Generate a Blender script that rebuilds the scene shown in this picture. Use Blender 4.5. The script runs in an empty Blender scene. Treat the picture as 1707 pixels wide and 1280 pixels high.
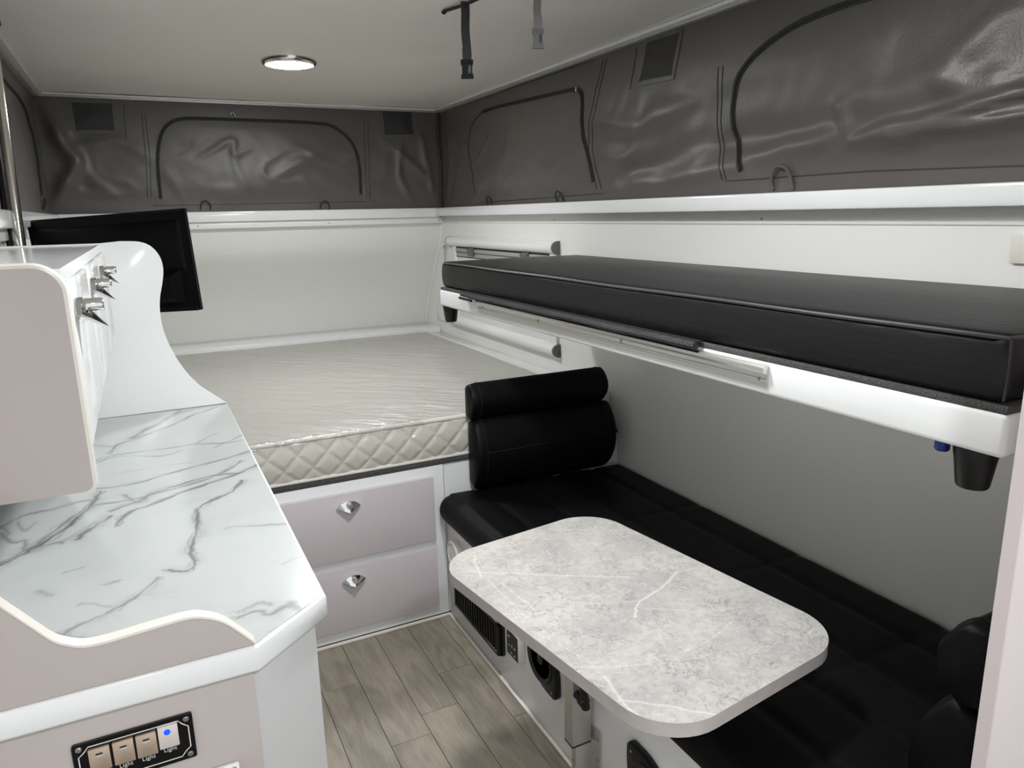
import bpy, bmesh, math, random
import numpy as np
from mathutils import Vector, Matrix, noise
random.seed(7)
SC = bpy.context.scene
COL = SC.collection

# ------------------------------------------------------------------ camera
CAM_F, YAW, PITCH, ROLL = 1222.79, .4609, .2287, .0217
CAM = np.array([0, 0, 1.5])
def cam_axes():
    cy, sy, cp, sp = math.cos(YAW), math.sin(YAW), math.cos(PITCH), math.sin(PITCH)
    f = np.array([sy*cp, cy*cp, -sp]); r = np.array([cy, -sy, 0]); d = np.cross(f, r)
    cr, sr = math.cos(ROLL), math.sin(ROLL)
    return cr*r + sr*d, -sr*r + cr*d, f
RX, DN, FW = cam_axes()
camd = bpy.data.cameras.new('camera'); camo = bpy.data.objects.new('camera', camd); COL.objects.link(camo)
camd.sensor_fit = 'HORIZONTAL'; camd.sensor_width = 36; camd.lens = CAM_F/1707*36; camd.clip_start = .02
mw = Matrix.Identity(4)
for i in range(3):
    mw[i][0], mw[i][1], mw[i][2], mw[i][3] = RX[i], -DN[i], -FW[i], CAM[i]
camo.matrix_world = mw
SC.camera = camo
def B(px, py, ax, val):
    """photo pixel -> point on the plane axis=val"""
    q = FW + (px-853.5)/CAM_F*RX + (py-640)/CAM_F*DN
    return CAM + (val-CAM[ax])/q[ax]*q

# ------------------------------------------------------------------ world, exposure
W = bpy.data.worlds.new('world'); SC.world = W; W.use_nodes = True
W.node_tree.nodes['Background'].inputs[0].default_value = (.93, .97, 1.0, 1)
W.node_tree.nodes['Background'].inputs[1].default_value = .42
SC.view_settings.view_transform = 'Standard'; SC.view_settings.look = 'None'
SC.view_settings.gamma = 1; SC.view_settings.use_curve_mapping = False
SC.view_settings.exposure = 1.35
LAMP_STRENGTH = 98.0

# ------------------------------------------------------------------ materials
def lin(c): return tuple(((v/255+.055)/1.055)**2.4 if v > 10 else v/255/12.92 for v in c)
def mat(name, col, rough=.5, metal=0, spec=.5, coat=0, bump=None, var=None, emit=None, srgb=False, sheen=0):
    """bump=(scale,strength,detail[,stretch]); var=(scale,amount[,stretch])"""
    m = bpy.data.materials.new(name); m.use_nodes = True
    nt = m.node_tree; N = nt.nodes; L = nt.links; b = N['Principled BSDF']
    c = lin(col) if srgb else col
    b.inputs['Base Color'].default_value = (*c, 1); b.inputs['Roughness'].default_value = rough
    b.inputs['Metallic'].default_value = metal; b.inputs['Specular IOR Level'].default_value = spec
    b.inputs['Coat Weight'].default_value = coat; b.inputs['Coat Roughness'].default_value = .05
    b.inputs['Sheen Weight'].default_value = sheen
    geo = N.new('ShaderNodeNewGeometry')
    def nz(scale, detail, stretch):
        mp = N.new('ShaderNodeMapping'); mp.inputs['Scale'].default_value = stretch
        L.new(geo.outputs['Position'], mp.inputs['Vector'])
        n = N.new('ShaderNodeTexNoise'); n.inputs['Scale'].default_value = scale; n.inputs['Detail'].default_value = detail
        L.new(mp.outputs[0], n.inputs['Vector']); return n
    if var:
        n = nz(var[0], 4, var[2] if len(var) > 2 else (1, 1, 1))
        mx = N.new('ShaderNodeMix'); mx.data_type = 'RGBA'
        a = var[1]
        mx.inputs['A'].default_value = (*[x*(1-a) for x in c], 1); mx.inputs['B'].default_value = (*[min(1, x*(1+a)) for x in c], 1)
        L.new(n.outputs['Fac'], mx.inputs['Factor']); L.new(mx.outputs['Result'], b.inputs['Base Color'])
    if bump:
        n = nz(bump[0], bump[2], bump[3] if len(bump) > 3 else (1, 1, 1))
        bp = N.new('ShaderNodeBump'); bp.inputs['Strength'].default_value = bump[1]; bp.inputs['Distance'].default_value = .01
        L.new(n.outputs['Fac'], bp.inputs['Height']); L.new(bp.outputs[0], b.inputs['Normal'])
    if emit:
        b.inputs['Emission Color'].default_value = (*emit[0], 1); b.inputs['Emission Strength'].default_value = emit[1]
    return m
M = {}
M['white'] = mat('white_gloss', (.85, .86, .855), .12, spec=.5, var=(1.2, .012))
M['wall'] = mat('wall_white', (.845, .838, .805), .22, var=(1.0, .015), bump=(2.5, .05, 1))
M['frame'] = mat('cool_white_laminate', (.86, .868, .87), .25)
M['pink'] = mat('taupe_pink_laminate', (.475, .418, .40), .10, var=(1.5, .03))
M['pink_pale'] = mat('pale_pink_laminate', (.60, .53, .53), .25)
M['lilac'] = mat('lilac_grey_laminate', (.62, .568, .59), .28, var=(2.5, .03))
M['cream'] = mat('cream_edging', (.78, .74, .68), .3)
M['ceil'] = mat('ceiling_vinyl', (.88, .838, .77), .32, bump=(2.2, .45, 3), var=(1.5, .03))
M['canvas'] = mat('charcoal_canvas', (.092, .083, .076), .40, spec=.55, var=(1.3, .12), bump=(160, .08, 2))
M['canvas_flap'] = mat('charcoal_canvas_flap', (.09, .088, .083), .42, spec=.5, var=(1.3, .10), bump=(160, .08, 2))
M['seam'] = mat('dark_seam', (.022, .022, .021), .6)
M['zip'] = mat('black_zip_tape', (.012, .014, .014), .5, bump=(250, .3, 1))
M['mesh'] = mat('black_fly_mesh', (.022, .02, .02), .38, bump=(400, .3, 1))
M['leather'] = mat('black_leatherette', (.0022, .0023, .0028), .5, spec=.12, bump=(260, .06, 2))
M['vinyl'] = mat('black_vinyl_mattress', (.0055, .0058, .006), .42, spec=.30, bump=(90, .12, 2, (1, .25, 1)))
M['leather_seam'] = mat('black_thread', (.006, .006, .0065), .6, spec=.2)
M['carcass'] = mat('pale_grey_laminate', (.56, .55, .55), .28)
M['piping'] = mat('grey_piping', (.05, .05, .05), .35)
M['black'] = mat('black_plastic', (.006, .006, .0065), .36, spec=.35)
M['tvblack'] = mat('black_tv_plastic', (.002, .0023, .003), .45, spec=.12)
M['tvgloss'] = mat('black_tv_frame', (.002, .0023, .003), .35, spec=.18)
M['alu'] = mat('brushed_aluminium', (.66, .65, .62), .3, metal=1, bump=(80, .05, 2, (1, .02, 1)))
M['alu_sat'] = mat('satin_aluminium', (.62, .60, .57), .42, metal=.8)
M['chrome'] = mat('chrome', (.75, .76, .76), .06, metal=1)
M['steel'] = mat('polished_steel', (.62, .60, .56), .12, metal=1)
M['screw'] = mat('screw_steel', (.35, .35, .34), .35, metal=1)
M['grey'] = mat('grey_plastic', (.13, .135, .135), .5)
M['lgrey'] = mat('light_grey_plastic', (.36, .37, .36), .4)
M['carpet'] = mat('grey_carpet', (.075, .072, .07), .9, bump=(300, .8, 3), var=(90, .35))
M['ivory'] = mat('ivory_knit', (.585, .56, .50), .55, bump=(280, .2, 3), coat=.35)
M['ivory_pipe'] = mat('ivory_piping', (.74, .72, .66), .5)
M['blue'] = mat('blue_plastic', (.01, .03, .22), .35)
M['led'] = mat('blue_led', (.0, .05, .9), .3, emit=((0, .045, 1), .7))
M['copper'] = mat('rose_gold_switch', (.55, .42, .33), .35, metal=.55)
M['switch_white'] = mat('champagne_switch', (.72, .66, .62), .35, metal=.2)
M['print'] = mat('white_print', (.6, .6, .58), .5)
M['lamp'] = mat('lamp_diffuser', (.9, .9, .9), .4, emit=((.965, .985, 1.0), LAMP_STRENGTH))
M['lamp_bed'] = mat('lamp_diffuser_bed', (.9, .9, .9), .4, emit=((.965, .985, 1.0), LAMP_STRENGTH*.74))
M['web_grey'] = mat('grey_webbing', (.30, .30, .29), .6, bump=(400, .8, 1, (1, 1, 3)))
M['web'] = mat('black_webbing', (.018, .019, .019), .6, bump=(400, .5, 1))
M['buckle_grey'] = mat('grey_buckle', (.10, .10, .10), .4, spec=.3)
M['buckle_black'] = mat('black_buckle', (.006, .006, .0065), .6, spec=.1)
M['screen'] = mat('glossy_black_panel', (.006, .006, .007), .08)
M['blind'] = mat('white_blind', (.76, .765, .75), .4)

def attr_mat(name, rough, base, vein, speck=None, attr='vein', coat=0):
    m = bpy.data.materials.new(name); m.use_nodes = True
    nt = m.node_tree; N = nt.nodes; L = nt.links; b = N['Principled BSDF']
    b.inputs['Roughness'].default_value = rough
    at = N.new('ShaderNodeAttribute'); at.attribute_name = attr
    geo = N.new('ShaderNodeNewGeometry')
    def noise_n(scale, detail, rough_=.55, dist=0):
        n = N.new('ShaderNodeTexNoise'); n.inputs['Scale'].default_value = scale; n.inputs['Detail'].default_value = detail
        n.inputs['Roughness'].default_value = rough_; n.inputs['Distortion'].default_value = dist
        L.new(geo.outputs['Position'], n.inputs['Vector']); return n
    def mix(a, bcol, fac):
        mx = N.new('ShaderNodeMix'); mx.data_type = 'RGBA'
        for sock, v in (('A', a), ('B', bcol)):
            if isinstance(v, tuple): mx.inputs[sock].default_value = (*v, 1)
            else: L.new(v, mx.inputs[sock])
        L.new(fac, mx.inputs['Factor']); return mx.outputs['Result']
    def ramp(src, lo, hi):
        mr = N.new('ShaderNodeMapRange'); mr.inputs['From Min'].default_value = lo; mr.inputs['From Max'].default_value = hi
        L.new(src, mr.inputs['Value']); return mr.outputs['Result']
    c = base
    n1 = noise_n(7, 5)
    def lines(scale, dist, wid, mscale, mlo, mhi):
        n = noise_n(scale, 6, .6, dist)
        sb = N.new('ShaderNodeMath'); sb.operation = 'SUBTRACT'; sb.inputs[1].default_value = .5; L.new(n.outputs['Fac'], sb.inputs[0])
        ab = N.new('ShaderNodeMath'); ab.operation = 'ABSOLUTE'; L.new(sb.outputs[0], ab.inputs[0])
        r1 = ramp(ab.outputs[0], wid, 0.0); r2 = ramp(noise_n(mscale, 2).outputs['Fac'], mlo, mhi)
        mu = N.new('ShaderNodeMath'); mu.operation = 'MULTIPLY'; L.new(r1, mu.inputs[0]); L.new(r2, mu.inputs[1]); return mu.outputs[0]
    def scaled(f, k):
        mu = N.new('ShaderNodeMath'); mu.operation = 'MULTIPLY'; mu.inputs[1].default_value = k; L.new(f, mu.inputs[0]); return mu.outputs[0]
    if speck:
        c = mix(tuple(x*1.10 for x in base), tuple(x*q_ for x, q_ in zip(base, (.80, .82, .86))), ramp(n1.outputs['Fac'], .36, .66))
        n2 = noise_n(60, 8, .7, .7)
        c = mix(c, tuple(x*.72 for x in base), scaled(ramp(n2.outputs['Fac'], .46, .66), .75))
        c = mix(c, tuple(x*1.18 for x in base), scaled(ramp(noise_n(45, 8, .72, .6).outputs['Fac'], .52, .66), .7))
        c = mix(c, speck, scaled(lines(15, 1.3, .016, 9, .44, .56), .85))
        c = mix(c, tuple(x*.7 for x in speck), scaled(lines(30, 1.2, .020, 12, .50, .60), .85))
    else:
        c = mix(base, tuple(x*.94 for x in base), ramp(n1.outputs['Fac'], .45, .75))
        c = mix(c, tuple(x*.62 for x in base), scaled(lines(5, 1.0, .012, 4, .55, .7), .35))
    c = mix(c, vein, at.outputs['Fac'])
    L.new(c, b.inputs['Base Color'])
    return m
M['marble'] = attr_mat('white_marble_laminate', .17, (.515, .535, .528), (.045, .043, .04))
M['table'] = attr_mat('speckled_stone_laminate', .28, (.535, .51, .475), (.76, .74, .70), speck=(.27, .26, .27))
M['table_edge'] = mat('stone_edge_band', (.50, .455, .435), .4, var=(40, .12))

def wood_mat():
    m = bpy.data.materials.new('grey_oak_vinyl'); m.use_nodes = True
    nt = m.node_tree; N = nt.nodes; L = nt.links; b = N['Principled BSDF']; b.inputs['Roughness'].default_value = .42
    geo = N.new('ShaderNodeNewGeometry'); oi = N.new('ShaderNodeObjectInfo')
    off = N.new('ShaderNodeVectorMath'); off.operation = 'SCALE'; off.inputs[0].default_value = (7, 13, 3); L.new(oi.outputs['Random'], off.inputs['Scale'])
    add = N.new('ShaderNodeVectorMath'); L.new(geo.outputs['Position'], add.inputs[0]); L.new(off.outputs[0], add.inputs[1])
    def mapn(sc):
        mp = N.new('ShaderNodeMapping'); mp.inputs['Scale'].default_value = sc; L.new(add.outputs[0], mp.inputs['Vector']); return mp
    mp = mapn((1, .22, 1))
    big = N.new('ShaderNodeTexNoise'); big.inputs['Scale'].default_value = 9; big.inputs['Detail'].default_value = 3; L.new(mp.outputs[0], big.inputs['Vector'])
    # cathedral rings: bands of a distorted noise
    mul = N.new('ShaderNodeMath'); mul.operation = 'MULTIPLY'; mul.inputs[1].default_value = 34; L.new(big.outputs['Fac'], mul.inputs[0])
    sn = N.new('ShaderNodeMath'); sn.operation = 'SINE'; L.new(mul.outputs[0], sn.inputs[0])
    mp2 = mapn((1, .09, 1))
    fine = N.new('ShaderNodeTexNoise'); fine.inputs['Scale'].default_value = 150; fine.inputs['Detail'].default_value = 6; fine.inputs['Roughness'].default_value = .7; L.new(mp2.outputs[0], fine.inputs['Vector'])
    mp3 = mapn((1, .4, 1))
    tone = N.new('ShaderNodeTexNoise'); tone.inputs['Scale'].default_value = 5; tone.inputs['Detail'].default_value = 2; L.new(mp3.outputs[0], tone.inputs['Vector'])
    s1 = N.new('ShaderNodeMath'); s1.operation = 'MULTIPLY_ADD'; s1.inputs[1].default_value = .07; s1.inputs[2].default_value = 0; L.new(sn.outputs[0], s1.inputs[0])
    s2 = N.new('ShaderNodeMath'); s2.operation = 'MULTIPLY_ADD'; s2.inputs[1].default_value = .48; L.new(fine.outputs['Fac'], s2.inputs[0]); L.new(s1.outputs[0], s2.inputs[2])
    s3 = N.new('ShaderNodeMath'); s3.operation = 'MULTIPLY_ADD'; s3.inputs[1].default_value = .45; L.new(tone.outputs['Fac'], s3.inputs[0]); L.new(s2.outputs[0], s3.inputs[2])
    s4 = N.new('ShaderNodeMath'); s4.operation = 'MULTIPLY_ADD'; s4.inputs[1].default_value = .10; L.new(oi.outputs['Random'], s4.inputs[0]); s5 = N.new('ShaderNodeMath'); s5.operation = 'ADD'; s5.inputs[1].default_value = .24; L.new(s3.outputs[0], s5.inputs[0]); L.new(s5.outputs[0], s4.inputs[2])
    cr = N.new('ShaderNodeValToRGB'); e = cr.color_ramp.elements
    e[0].position = .46; e[0].color = (.145, .125, .096, 1); e[1].position = 1.0; e[1].color = (.395, .348, .277, 1)
    L.new(s4.outputs[0], cr.inputs['Fac']); L.new(cr.outputs[0], b.inputs['Base Color'])
    bp = N.new('ShaderNodeBump'); bp.inputs['Strength'].default_value = .15; bp.inputs['Distance'].default_value = .003
    L.new(fine.outputs['Fac'], bp.inputs['Height']); L.new(bp.outputs[0], b.inputs['Normal'])
    return m
M['wood'] = wood_mat()
M['joint'] = mat('dark_floor_joint', (.075, .065, .05), .7)

def mattress_mat():
    m = bpy.data.materials.new('plastic_wrapped_mattress_top'); m.use_nodes = True
    nt = m.node_tree; N = nt.nodes; L = nt.links; b = N['Principled BSDF']
    b.inputs['Base Color'].default_value = (.465, .452, .412, 1); b.inputs['Roughness'].default_value = .45
    b.inputs['Coat Weight'].default_value = .5; b.inputs['Coat Roughness'].default_value = .18
    geo = N.new('ShaderNodeNewGeometry')
    mp = N.new('ShaderNodeMapping'); mp.inputs['Scale'].default_value = (.2, 1, 1)
    rt = N.new('ShaderNodeMapping'); rt.inputs['Rotation'].default_value = (0, 0, math.radians(42)); L.new(geo.outputs['Position'], rt.inputs['Vector'])
    L.new(rt.outputs[0], mp.inputs['Vector'])
    n = N.new('ShaderNodeTexNoise'); n.inputs['Scale'].default_value = 24; n.inputs['Detail'].default_value = 4; n.inputs['Distortion'].default_value = .9
    L.new(mp.outputs[0], n.inputs['Vector'])
    n2 = N.new('ShaderNodeTexNoise'); n2.inputs['Scale'].default_value = 130; n2.inputs['Detail'].default_value = 2
    L.new(mp.outputs[0], n2.inputs['Vector'])
    ad = N.new('ShaderNodeMath'); ad.operation = 'MULTIPLY_ADD'; ad.inputs[1].default_value = .12; L.new(n2.outputs['Fac'], ad.inputs[0]); L.new(n.outputs['Fac'], ad.inputs[2])
    bp = N.new('ShaderNodeBump'); bp.inputs['Strength'].default_value = 1.0; bp.inputs['Distance'].default_value = .017
    L.new(ad.outputs[0], bp.inputs['Height']); L.new(bp.outputs[0], b.inputs['Normal']); L.new(bp.outputs[0], b.inputs['Coat Normal'])
    return m
M['mattop'] = mattress_mat()
def film_mat():
    m = bpy.data.materials.new('clear_plastic_film'); m.use_nodes = True
    N = m.node_tree.nodes; L = m.node_tree.links; N.clear()
    o = N.new('ShaderNodeOutputMaterial'); mx = N.new('ShaderNodeMixShader'); t = N.new('ShaderNodeBsdfTransparent'); g = N.new('ShaderNodeBsdfGlossy')
    g.inputs['Roughness'].default_value = .06; mx.inputs[0].default_value = .16
    L.new(t.outputs[0], mx.inputs[1]); L.new(g.outputs[0], mx.inputs[2]); L.new(mx.outputs[0], o.inputs[0]); return m
M['film'] = film_mat()

# ------------------------------------------------------------------ mesh helpers
class MB:
    def __init__(s): s.v = []; s.f = []; s.mi = []
    def add(s, vs, fs, mi=0):
        o = len(s.v); s.v += [tuple(map(float, p)) for p in vs]; s.f += [[o+i for i in f] for f in fs]; s.mi += [mi]*len(fs); return s
    def box(s, x0, x1, y0, y1, z0, z1, bev=0, seg=2, mi=0):
        if bev <= 0:
            vs = [(x, y, z) for z in (z0, z1) for y in (y0, y1) for x in (x0, x1)]
            return s.add(vs, [(0, 2, 3, 1), (4, 5, 7, 6), (0, 1, 5, 4), (2, 6, 7, 3), (0, 4, 6, 2), (1, 3, 7, 5)], mi)
        bm = bmesh.new(); bmesh.ops.create_cube(bm, size=1)
        for v in bm.verts: v.co = Vector(((x0+x1)/2+v.co.x*(x1-x0), (y0+y1)/2+v.co.y*(y1-y0), (z0+z1)/2+v.co.z*(z1-z0)))
        bmesh.ops.bevel(bm, geom=bm.edges[:], offset=bev, segments=seg, profile=.5, affect='EDGES')
        bm.verts.index_update()
        s.add([v.co for v in bm.verts], [[v.index for v in f.verts] for f in bm.faces], mi); bm.free(); return s
    def prism(s, pts, ax, a, b, bev=0, mi=0):
        """outline pts (2-D, in the two axes other than ax, in order) extruded along ax from a to b"""
        n = len(pts)
        def p3(p, t):
            q = [p[0], p[1]]; q.insert(ax, t); return q
        vs = [p3(p, a) for p in pts] + [p3(p, b) for p in pts]
        fs = [list(range(n))[::-1], list(range(n, 2*n))] + [[i, (i+1) % n, n+(i+1) % n, n+i] for i in range(n)]
        bm = bmesh.new(); bv = [bm.verts.new(v) for v in vs]
        for f in fs: bm.faces.new([bv[i] for i in f])
        bmesh.ops.recalc_face_normals(bm, faces=bm.faces[:])
        if bev:
            ed = [e for e in bm.edges if abs(e.verts[0].co[ax]-e.verts[1].co[ax]) < 1e-6]
            bmesh.ops.bevel(bm, geom=ed, offset=bev, segments=2, profile=.5, affect='EDGES')
        bm.verts.index_update()
        s.add([v.co for v in bm.verts], [[v.index for v in f.verts] for f in bm.faces], mi); bm.free(); return s
    def tube(s, path, r, n=8, caps=True, mi=0, flat=None):
        """round tube along a 3-D path; r number or list"""
        P = [Vector(p) for p in path]; k = len(P)
        rs = r if isinstance(r, (list, tuple)) else [r]*k
        rings = []; up = None
        for i in range(k):
            t = (P[min(i+1, k-1)]-P[max(i-1, 0)]).normalized()
            if up is None:
                up = t.orthogonal().normalized()
            up = (up-t*up.dot(t)).normalized(); w = t.cross(up)
            rings.append([P[i]+(up*math.cos(2*math.pi*j/n)+w*math.sin(2*math.pi*j/n))*rs[i] for j in range(n)])
        vs = [p for rg in rings for p in rg]
        fs = [[i*n+j, i*n+(j+1) % n, (i+1)*n+(j+1) % n, (i+1)*n+j] for i in range(k-1) for j in range(n)]
        if caps: fs += [list(range(n))[::-1], list(range((k-1)*n, k*n))]
        return s.add(vs, fs, mi)
    def ribbon(s, path, nrm, w, t, mi=0):
        """flat strip of width w, thickness t following a path lying on a surface with normal nrm"""
        P = [Vector(p) for p in path]; k = len(P); N = Vector(nrm).normalized(); vs = []
        for i in range(k):
            tg = (P[min(i+1, k-1)]-P[max(i-1, 0)]).normalized(); side = tg.cross(N).normalized()
            vs += [P[i]+side*w/2, P[i]+side*w/2+N*t, P[i]-side*w/2+N*t, P[i]-side*w/2]
        fs = [[i*4+j, i*4+(j+1) % 4, (i+1)*4+(j+1) % 4, (i+1)*4+j] for i in range(k-1) for j in range(4)]
        fs += [[3, 2, 1, 0], [(k-1)*4+j for j in range(4)]]
        return s.add(vs, fs, mi)
    def lathe(s, prof, c, ax, n=24, mi=0):
        """prof [(r, h)] around axis vector ax from centre c"""
        A = Vector(ax).normalized(); u = A.orthogonal().normalized(); w = A.cross(u); C = Vector(c); vs = []
        for r, h in prof:
            for j in range(n): a = 2*math.pi*j/n; vs.append(C+A*h+(u*math.cos(a)+w*math.sin(a))*r)
        k = len(prof)
        fs = [[i*n+j, i*n+(j+1) % n, (i+1)*n+(j+1) % n, (i+1)*n+j] for i in range(k-1) for j in range(n)]
        fs += [list(range(n))[::-1], list(range((k-1)*n, k*n))]
        return s.add(vs, fs, mi)
    def grid(s, fn, nu, nv, mi=0):
        vs = [fn(i/nu, j/nv) for j in range(nv+1) for i in range(nu+1)]
        fs = [[j*(nu+1)+i, j*(nu+1)+i+1, (j+1)*(nu+1)+i+1, (j+1)*(nu+1)+i] for j in range(nv) for i in range(nu)]
        return s.add(vs, fs, mi)
    def loft(s, prof, ax, stations, mi=0):
        """closed profile (2-D) along axis; stations [(pos, scale)] scaled about the profile centre"""
        c = np.mean(prof, axis=0); n = len(prof); vs = []
        for pos, sc in stations:
            for p in prof:
                q = [c[0]+(p[0]-c[0])*sc, c[1]+(p[1]-c[1])*sc]; q.insert(ax, pos); vs.append(q)
        k = len(stations)
        fs = [[i*n+j, i*n+(j+1) % n, (i+1)*n+(j+1) % n, (i+1)*n+j] for i in range(k-1) for j in range(n)]
        fs += [list(range(n))[::-1], list(range((k-1)*n, k*n))]
        return s.add(vs, fs, mi)
ORG = {}      # world position of each object's origin
def build(mb, name, m, parent=None, smooth=True, angle=35, recalc=True, at=None):
    me = bpy.data.meshes.new(name)
    V = np.array(mb.v); lo, hi = V.min(0), V.max(0)
    c = np.array([(lo[0]+hi[0])/2, (lo[1]+hi[1])/2, lo[2]]) if at is None else np.array(at)
    me.from_pydata((V-c).tolist(), [], mb.f)
    ms = m if isinstance(m, (list, tuple)) else [m]
    for k in ms: me.materials.append(M[k])
    if len(ms) > 1:
        for p, i in zip(me.polygons, mb.mi): p.material_index = i
    if recalc:
        bm = bmesh.new(); bm.from_mesh(me); bmesh.ops.recalc_face_normals(bm, faces=bm.faces[:]); bm.to_mesh(me); bm.free()
    if smooth:
        me.shade_smooth(); me.set_sharp_from_angle(angle=math.radians(angle))
    return place(name, me, tuple(c), parent)
def place(name, me, loc, parent=None, rot=None):
    o = bpy.data.objects.new(name, me); COL.objects.link(o)
    o.location = loc; ORG[o] = Vector(loc)
    if rot: o.rotation_euler = rot
    if parent is not None:
        o.parent = parent; o.matrix_parent_inverse = Matrix.Translation(-ORG[parent])
    return o
def thing(name, label, cat, loc, group=None):
    o = bpy.data.objects.new(name, None); COL.objects.link(o); o.empty_display_size = .05
    o.location = loc; ORG[o] = Vector(loc); return tag(o, label, cat, group)
def tag(o, label, cat, group=None):
    o['label'] = label; o['category'] = cat
    if group: o['group'] = group
    return o
def struct(o, label=None, cat=None):
    o['kind'] = 'structure'
    if label: o['label'] = label
    if cat: o['category'] = cat
    return o
def sempty(name, loc, label, cat): return struct(thing(name, label, cat, loc))
def polydist(P, pl):
    """distance of points P (n,2) to a polyline"""
    d = np.full(len(P), 1e9)
    for a, b in zip(pl[:-1], pl[1:]):
        a = np.array(a); b = np.array(b); ab = b-a
        t = np.clip(((P-a)@ab)/(ab@ab+1e-12), 0, 1)
        d = np.minimum(d, np.linalg.norm(P-(a+t[:, None]*ab), axis=1))
    return d
def polydist2(P, pl):
    """distance to a polyline and relative arc length of the nearest point"""
    d = np.full(len(P), 1e9); s = np.zeros(len(P)); acc = 0.
    tot = sum(np.linalg.norm(np.array(b)-np.array(a)) for a, b in zip(pl[:-1], pl[1:]))
    for a, b in zip(pl[:-1], pl[1:]):
        a = np.array(a); b = np.array(b); ab = b-a; ln = np.linalg.norm(ab)
        t = np.clip(((P-a)@ab)/(ab@ab+1e-12), 0, 1); q = np.linalg.norm(P-(a+t[:, None]*ab), axis=1)
        m = q < d; d[m] = q[m]; s[m] = (acc+t[m]*ln)/tot; acc += ln
    return d, s
def spline(pts, n=8):
    """Catmull-Rom through the points"""
    P = [np.array(p, float) for p in pts]; out = []
    for i in range(len(P)-1):
        p0 = P[max(i-1, 0)]; p1 = P[i]; p2 = P[i+1]; p3 = P[min(i+2, len(P)-1)]
        for k in range(n):
            t = k/n
            out.append(.5*((2*p1)+(-p0+p2)*t+(2*p0-5*p1+4*p2-p3)*t*t+(-p0+3*p1-3*p2+p3)*t**3))
    out.append(P[-1]); return out
def rrect(cx, cy, w, h, r, n=6):
    out = []
    for sx, sy, a0 in ((1, 1, 0), (-1, 1, 90), (-1, -1, 180), (1, -1, 270)):
        for k in range(n+1):
            a = math.radians(a0+90*k/n); out.append((cx+sx*(w/2-r)+r*math.cos(a), cy+sy*(h/2-r)+r*math.sin(a)))
    return out
# shared screw head meshes, one per facing
def screw_mesh(ax, r=.004):
    mb = MB().lathe([(r, 0), (r, .001), (r*.7, .002)], (0, 0, 0), ax, 10)
    me = bpy.data.meshes.new('screw'); me.from_pydata(mb.v, [], mb.f); me.materials.append(M['screw']); return me
SCREW_NX, SCREW_NY, SCREW_PX, SCREW_NZ = screw_mesh((-1, 0, 0)), screw_mesh((0, -1, 0)), screw_mesh((1, 0, 0)), screw_mesh((0, 0, -1), .003)

# ------------------------------------------------------------------ dimensions (metres)
XR, XL, YB, HC, HR = 1.68, -.358, 4.277, 2.10, 1.541
Y0 = -.6
XB, YD, ZB = .908, 2.404, .61           # dinette front, bed front, bed board
ZW = .92

# ================================================================== STRUCTURE
# floor: sub-floor + vinyl planks
fl = build(MB().box(XL-.05, XR+.05, Y0, 4.8, -.06, -.004), 'floor', 'joint'); struct(fl, 'grey oak plank vinyl floor', 'floor')
PW = .1235
joints = {-1: [1.75], 0: [B(597, 1137, 2, 0)[1], 1.0], 1: [B(661, 1242, 2, 0)[1], .75], 2: [B(724, 1185, 2, 0)[1], .7], 3: [B(739, 1121, 2, 0)[1], .9], 4: [B(752, 1049, 2, 0)[1], B(862, 1193, 2, 0)[1], .6]}
for i in range(-2, 6):
    x0 = .36+PW*i; x1 = x0+PW-.0016
    if i == -2: x0 = .10
    js = [2.45]+joints.get(i, [1.3, .4])+[Y0+.02]
    for a, b in zip(js[:-1], js[1:]):
        build(MB().box(x0, x1, b+.0016, a, -.004, 0, bev=.0006, seg=1), 'plank', 'wood', fl)
# floor cove beads
build(MB().box(.18, XB, YD-.012, YD, 0, .010, bev=.003), 'baseboard_back', 'cream')['kind'] = 'structure'
build(MB().box(XB-.012, XB, .52, YD-.012, 0, .010, bev=.003), 'baseboard_right', 'cream')['kind'] = 'structure'

# lower walls
wr = build(MB().box(XR, XR+.05, Y0, 4.8, 0, HR), 'wall_right', 'wall'); struct(wr, 'glossy white side wall above the bench and beside the bed', 'wall')
wl = build(MB().box(XL-.05, XL, Y0, 4.8, 0, HR), 'wall_left', 'wall'); struct(wl, 'white side wall behind the kitchen unit', 'wall')
prof = spline([(YB, 1.50), (4.30, 1.42), (4.345, 1.31), (4.435, 1.19), (4.55, 1.02), (4.66, .80), (4.70, .66)], 6)
mb = MB()
mb.grid(lambda u, v: (XL+(XR-XL)*u, prof[int(round(v*(len(prof)-1)))][0], prof[int(round(v*(len(prof)-1)))][1]), 20, len(prof)-1)
mb.grid(lambda u, v: (XL+(XR-XL)*u, prof[int(round(v*(len(prof)-1)))][0]+.05, prof[int(round(v*(len(prof)-1)))][1]), 20, len(prof)-1)
wb = build(mb, 'wall_back', 'wall', recalc=False); struct(wb, 'curved white nose wall behind the bed', 'wall')
# curved corner strip between nose and side wall
t = build(MB().tube([(XR-.004, p[0]-.004, p[1]) for p in prof], .009, 8), 'trim_1', 'white'); struct(t)

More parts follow.
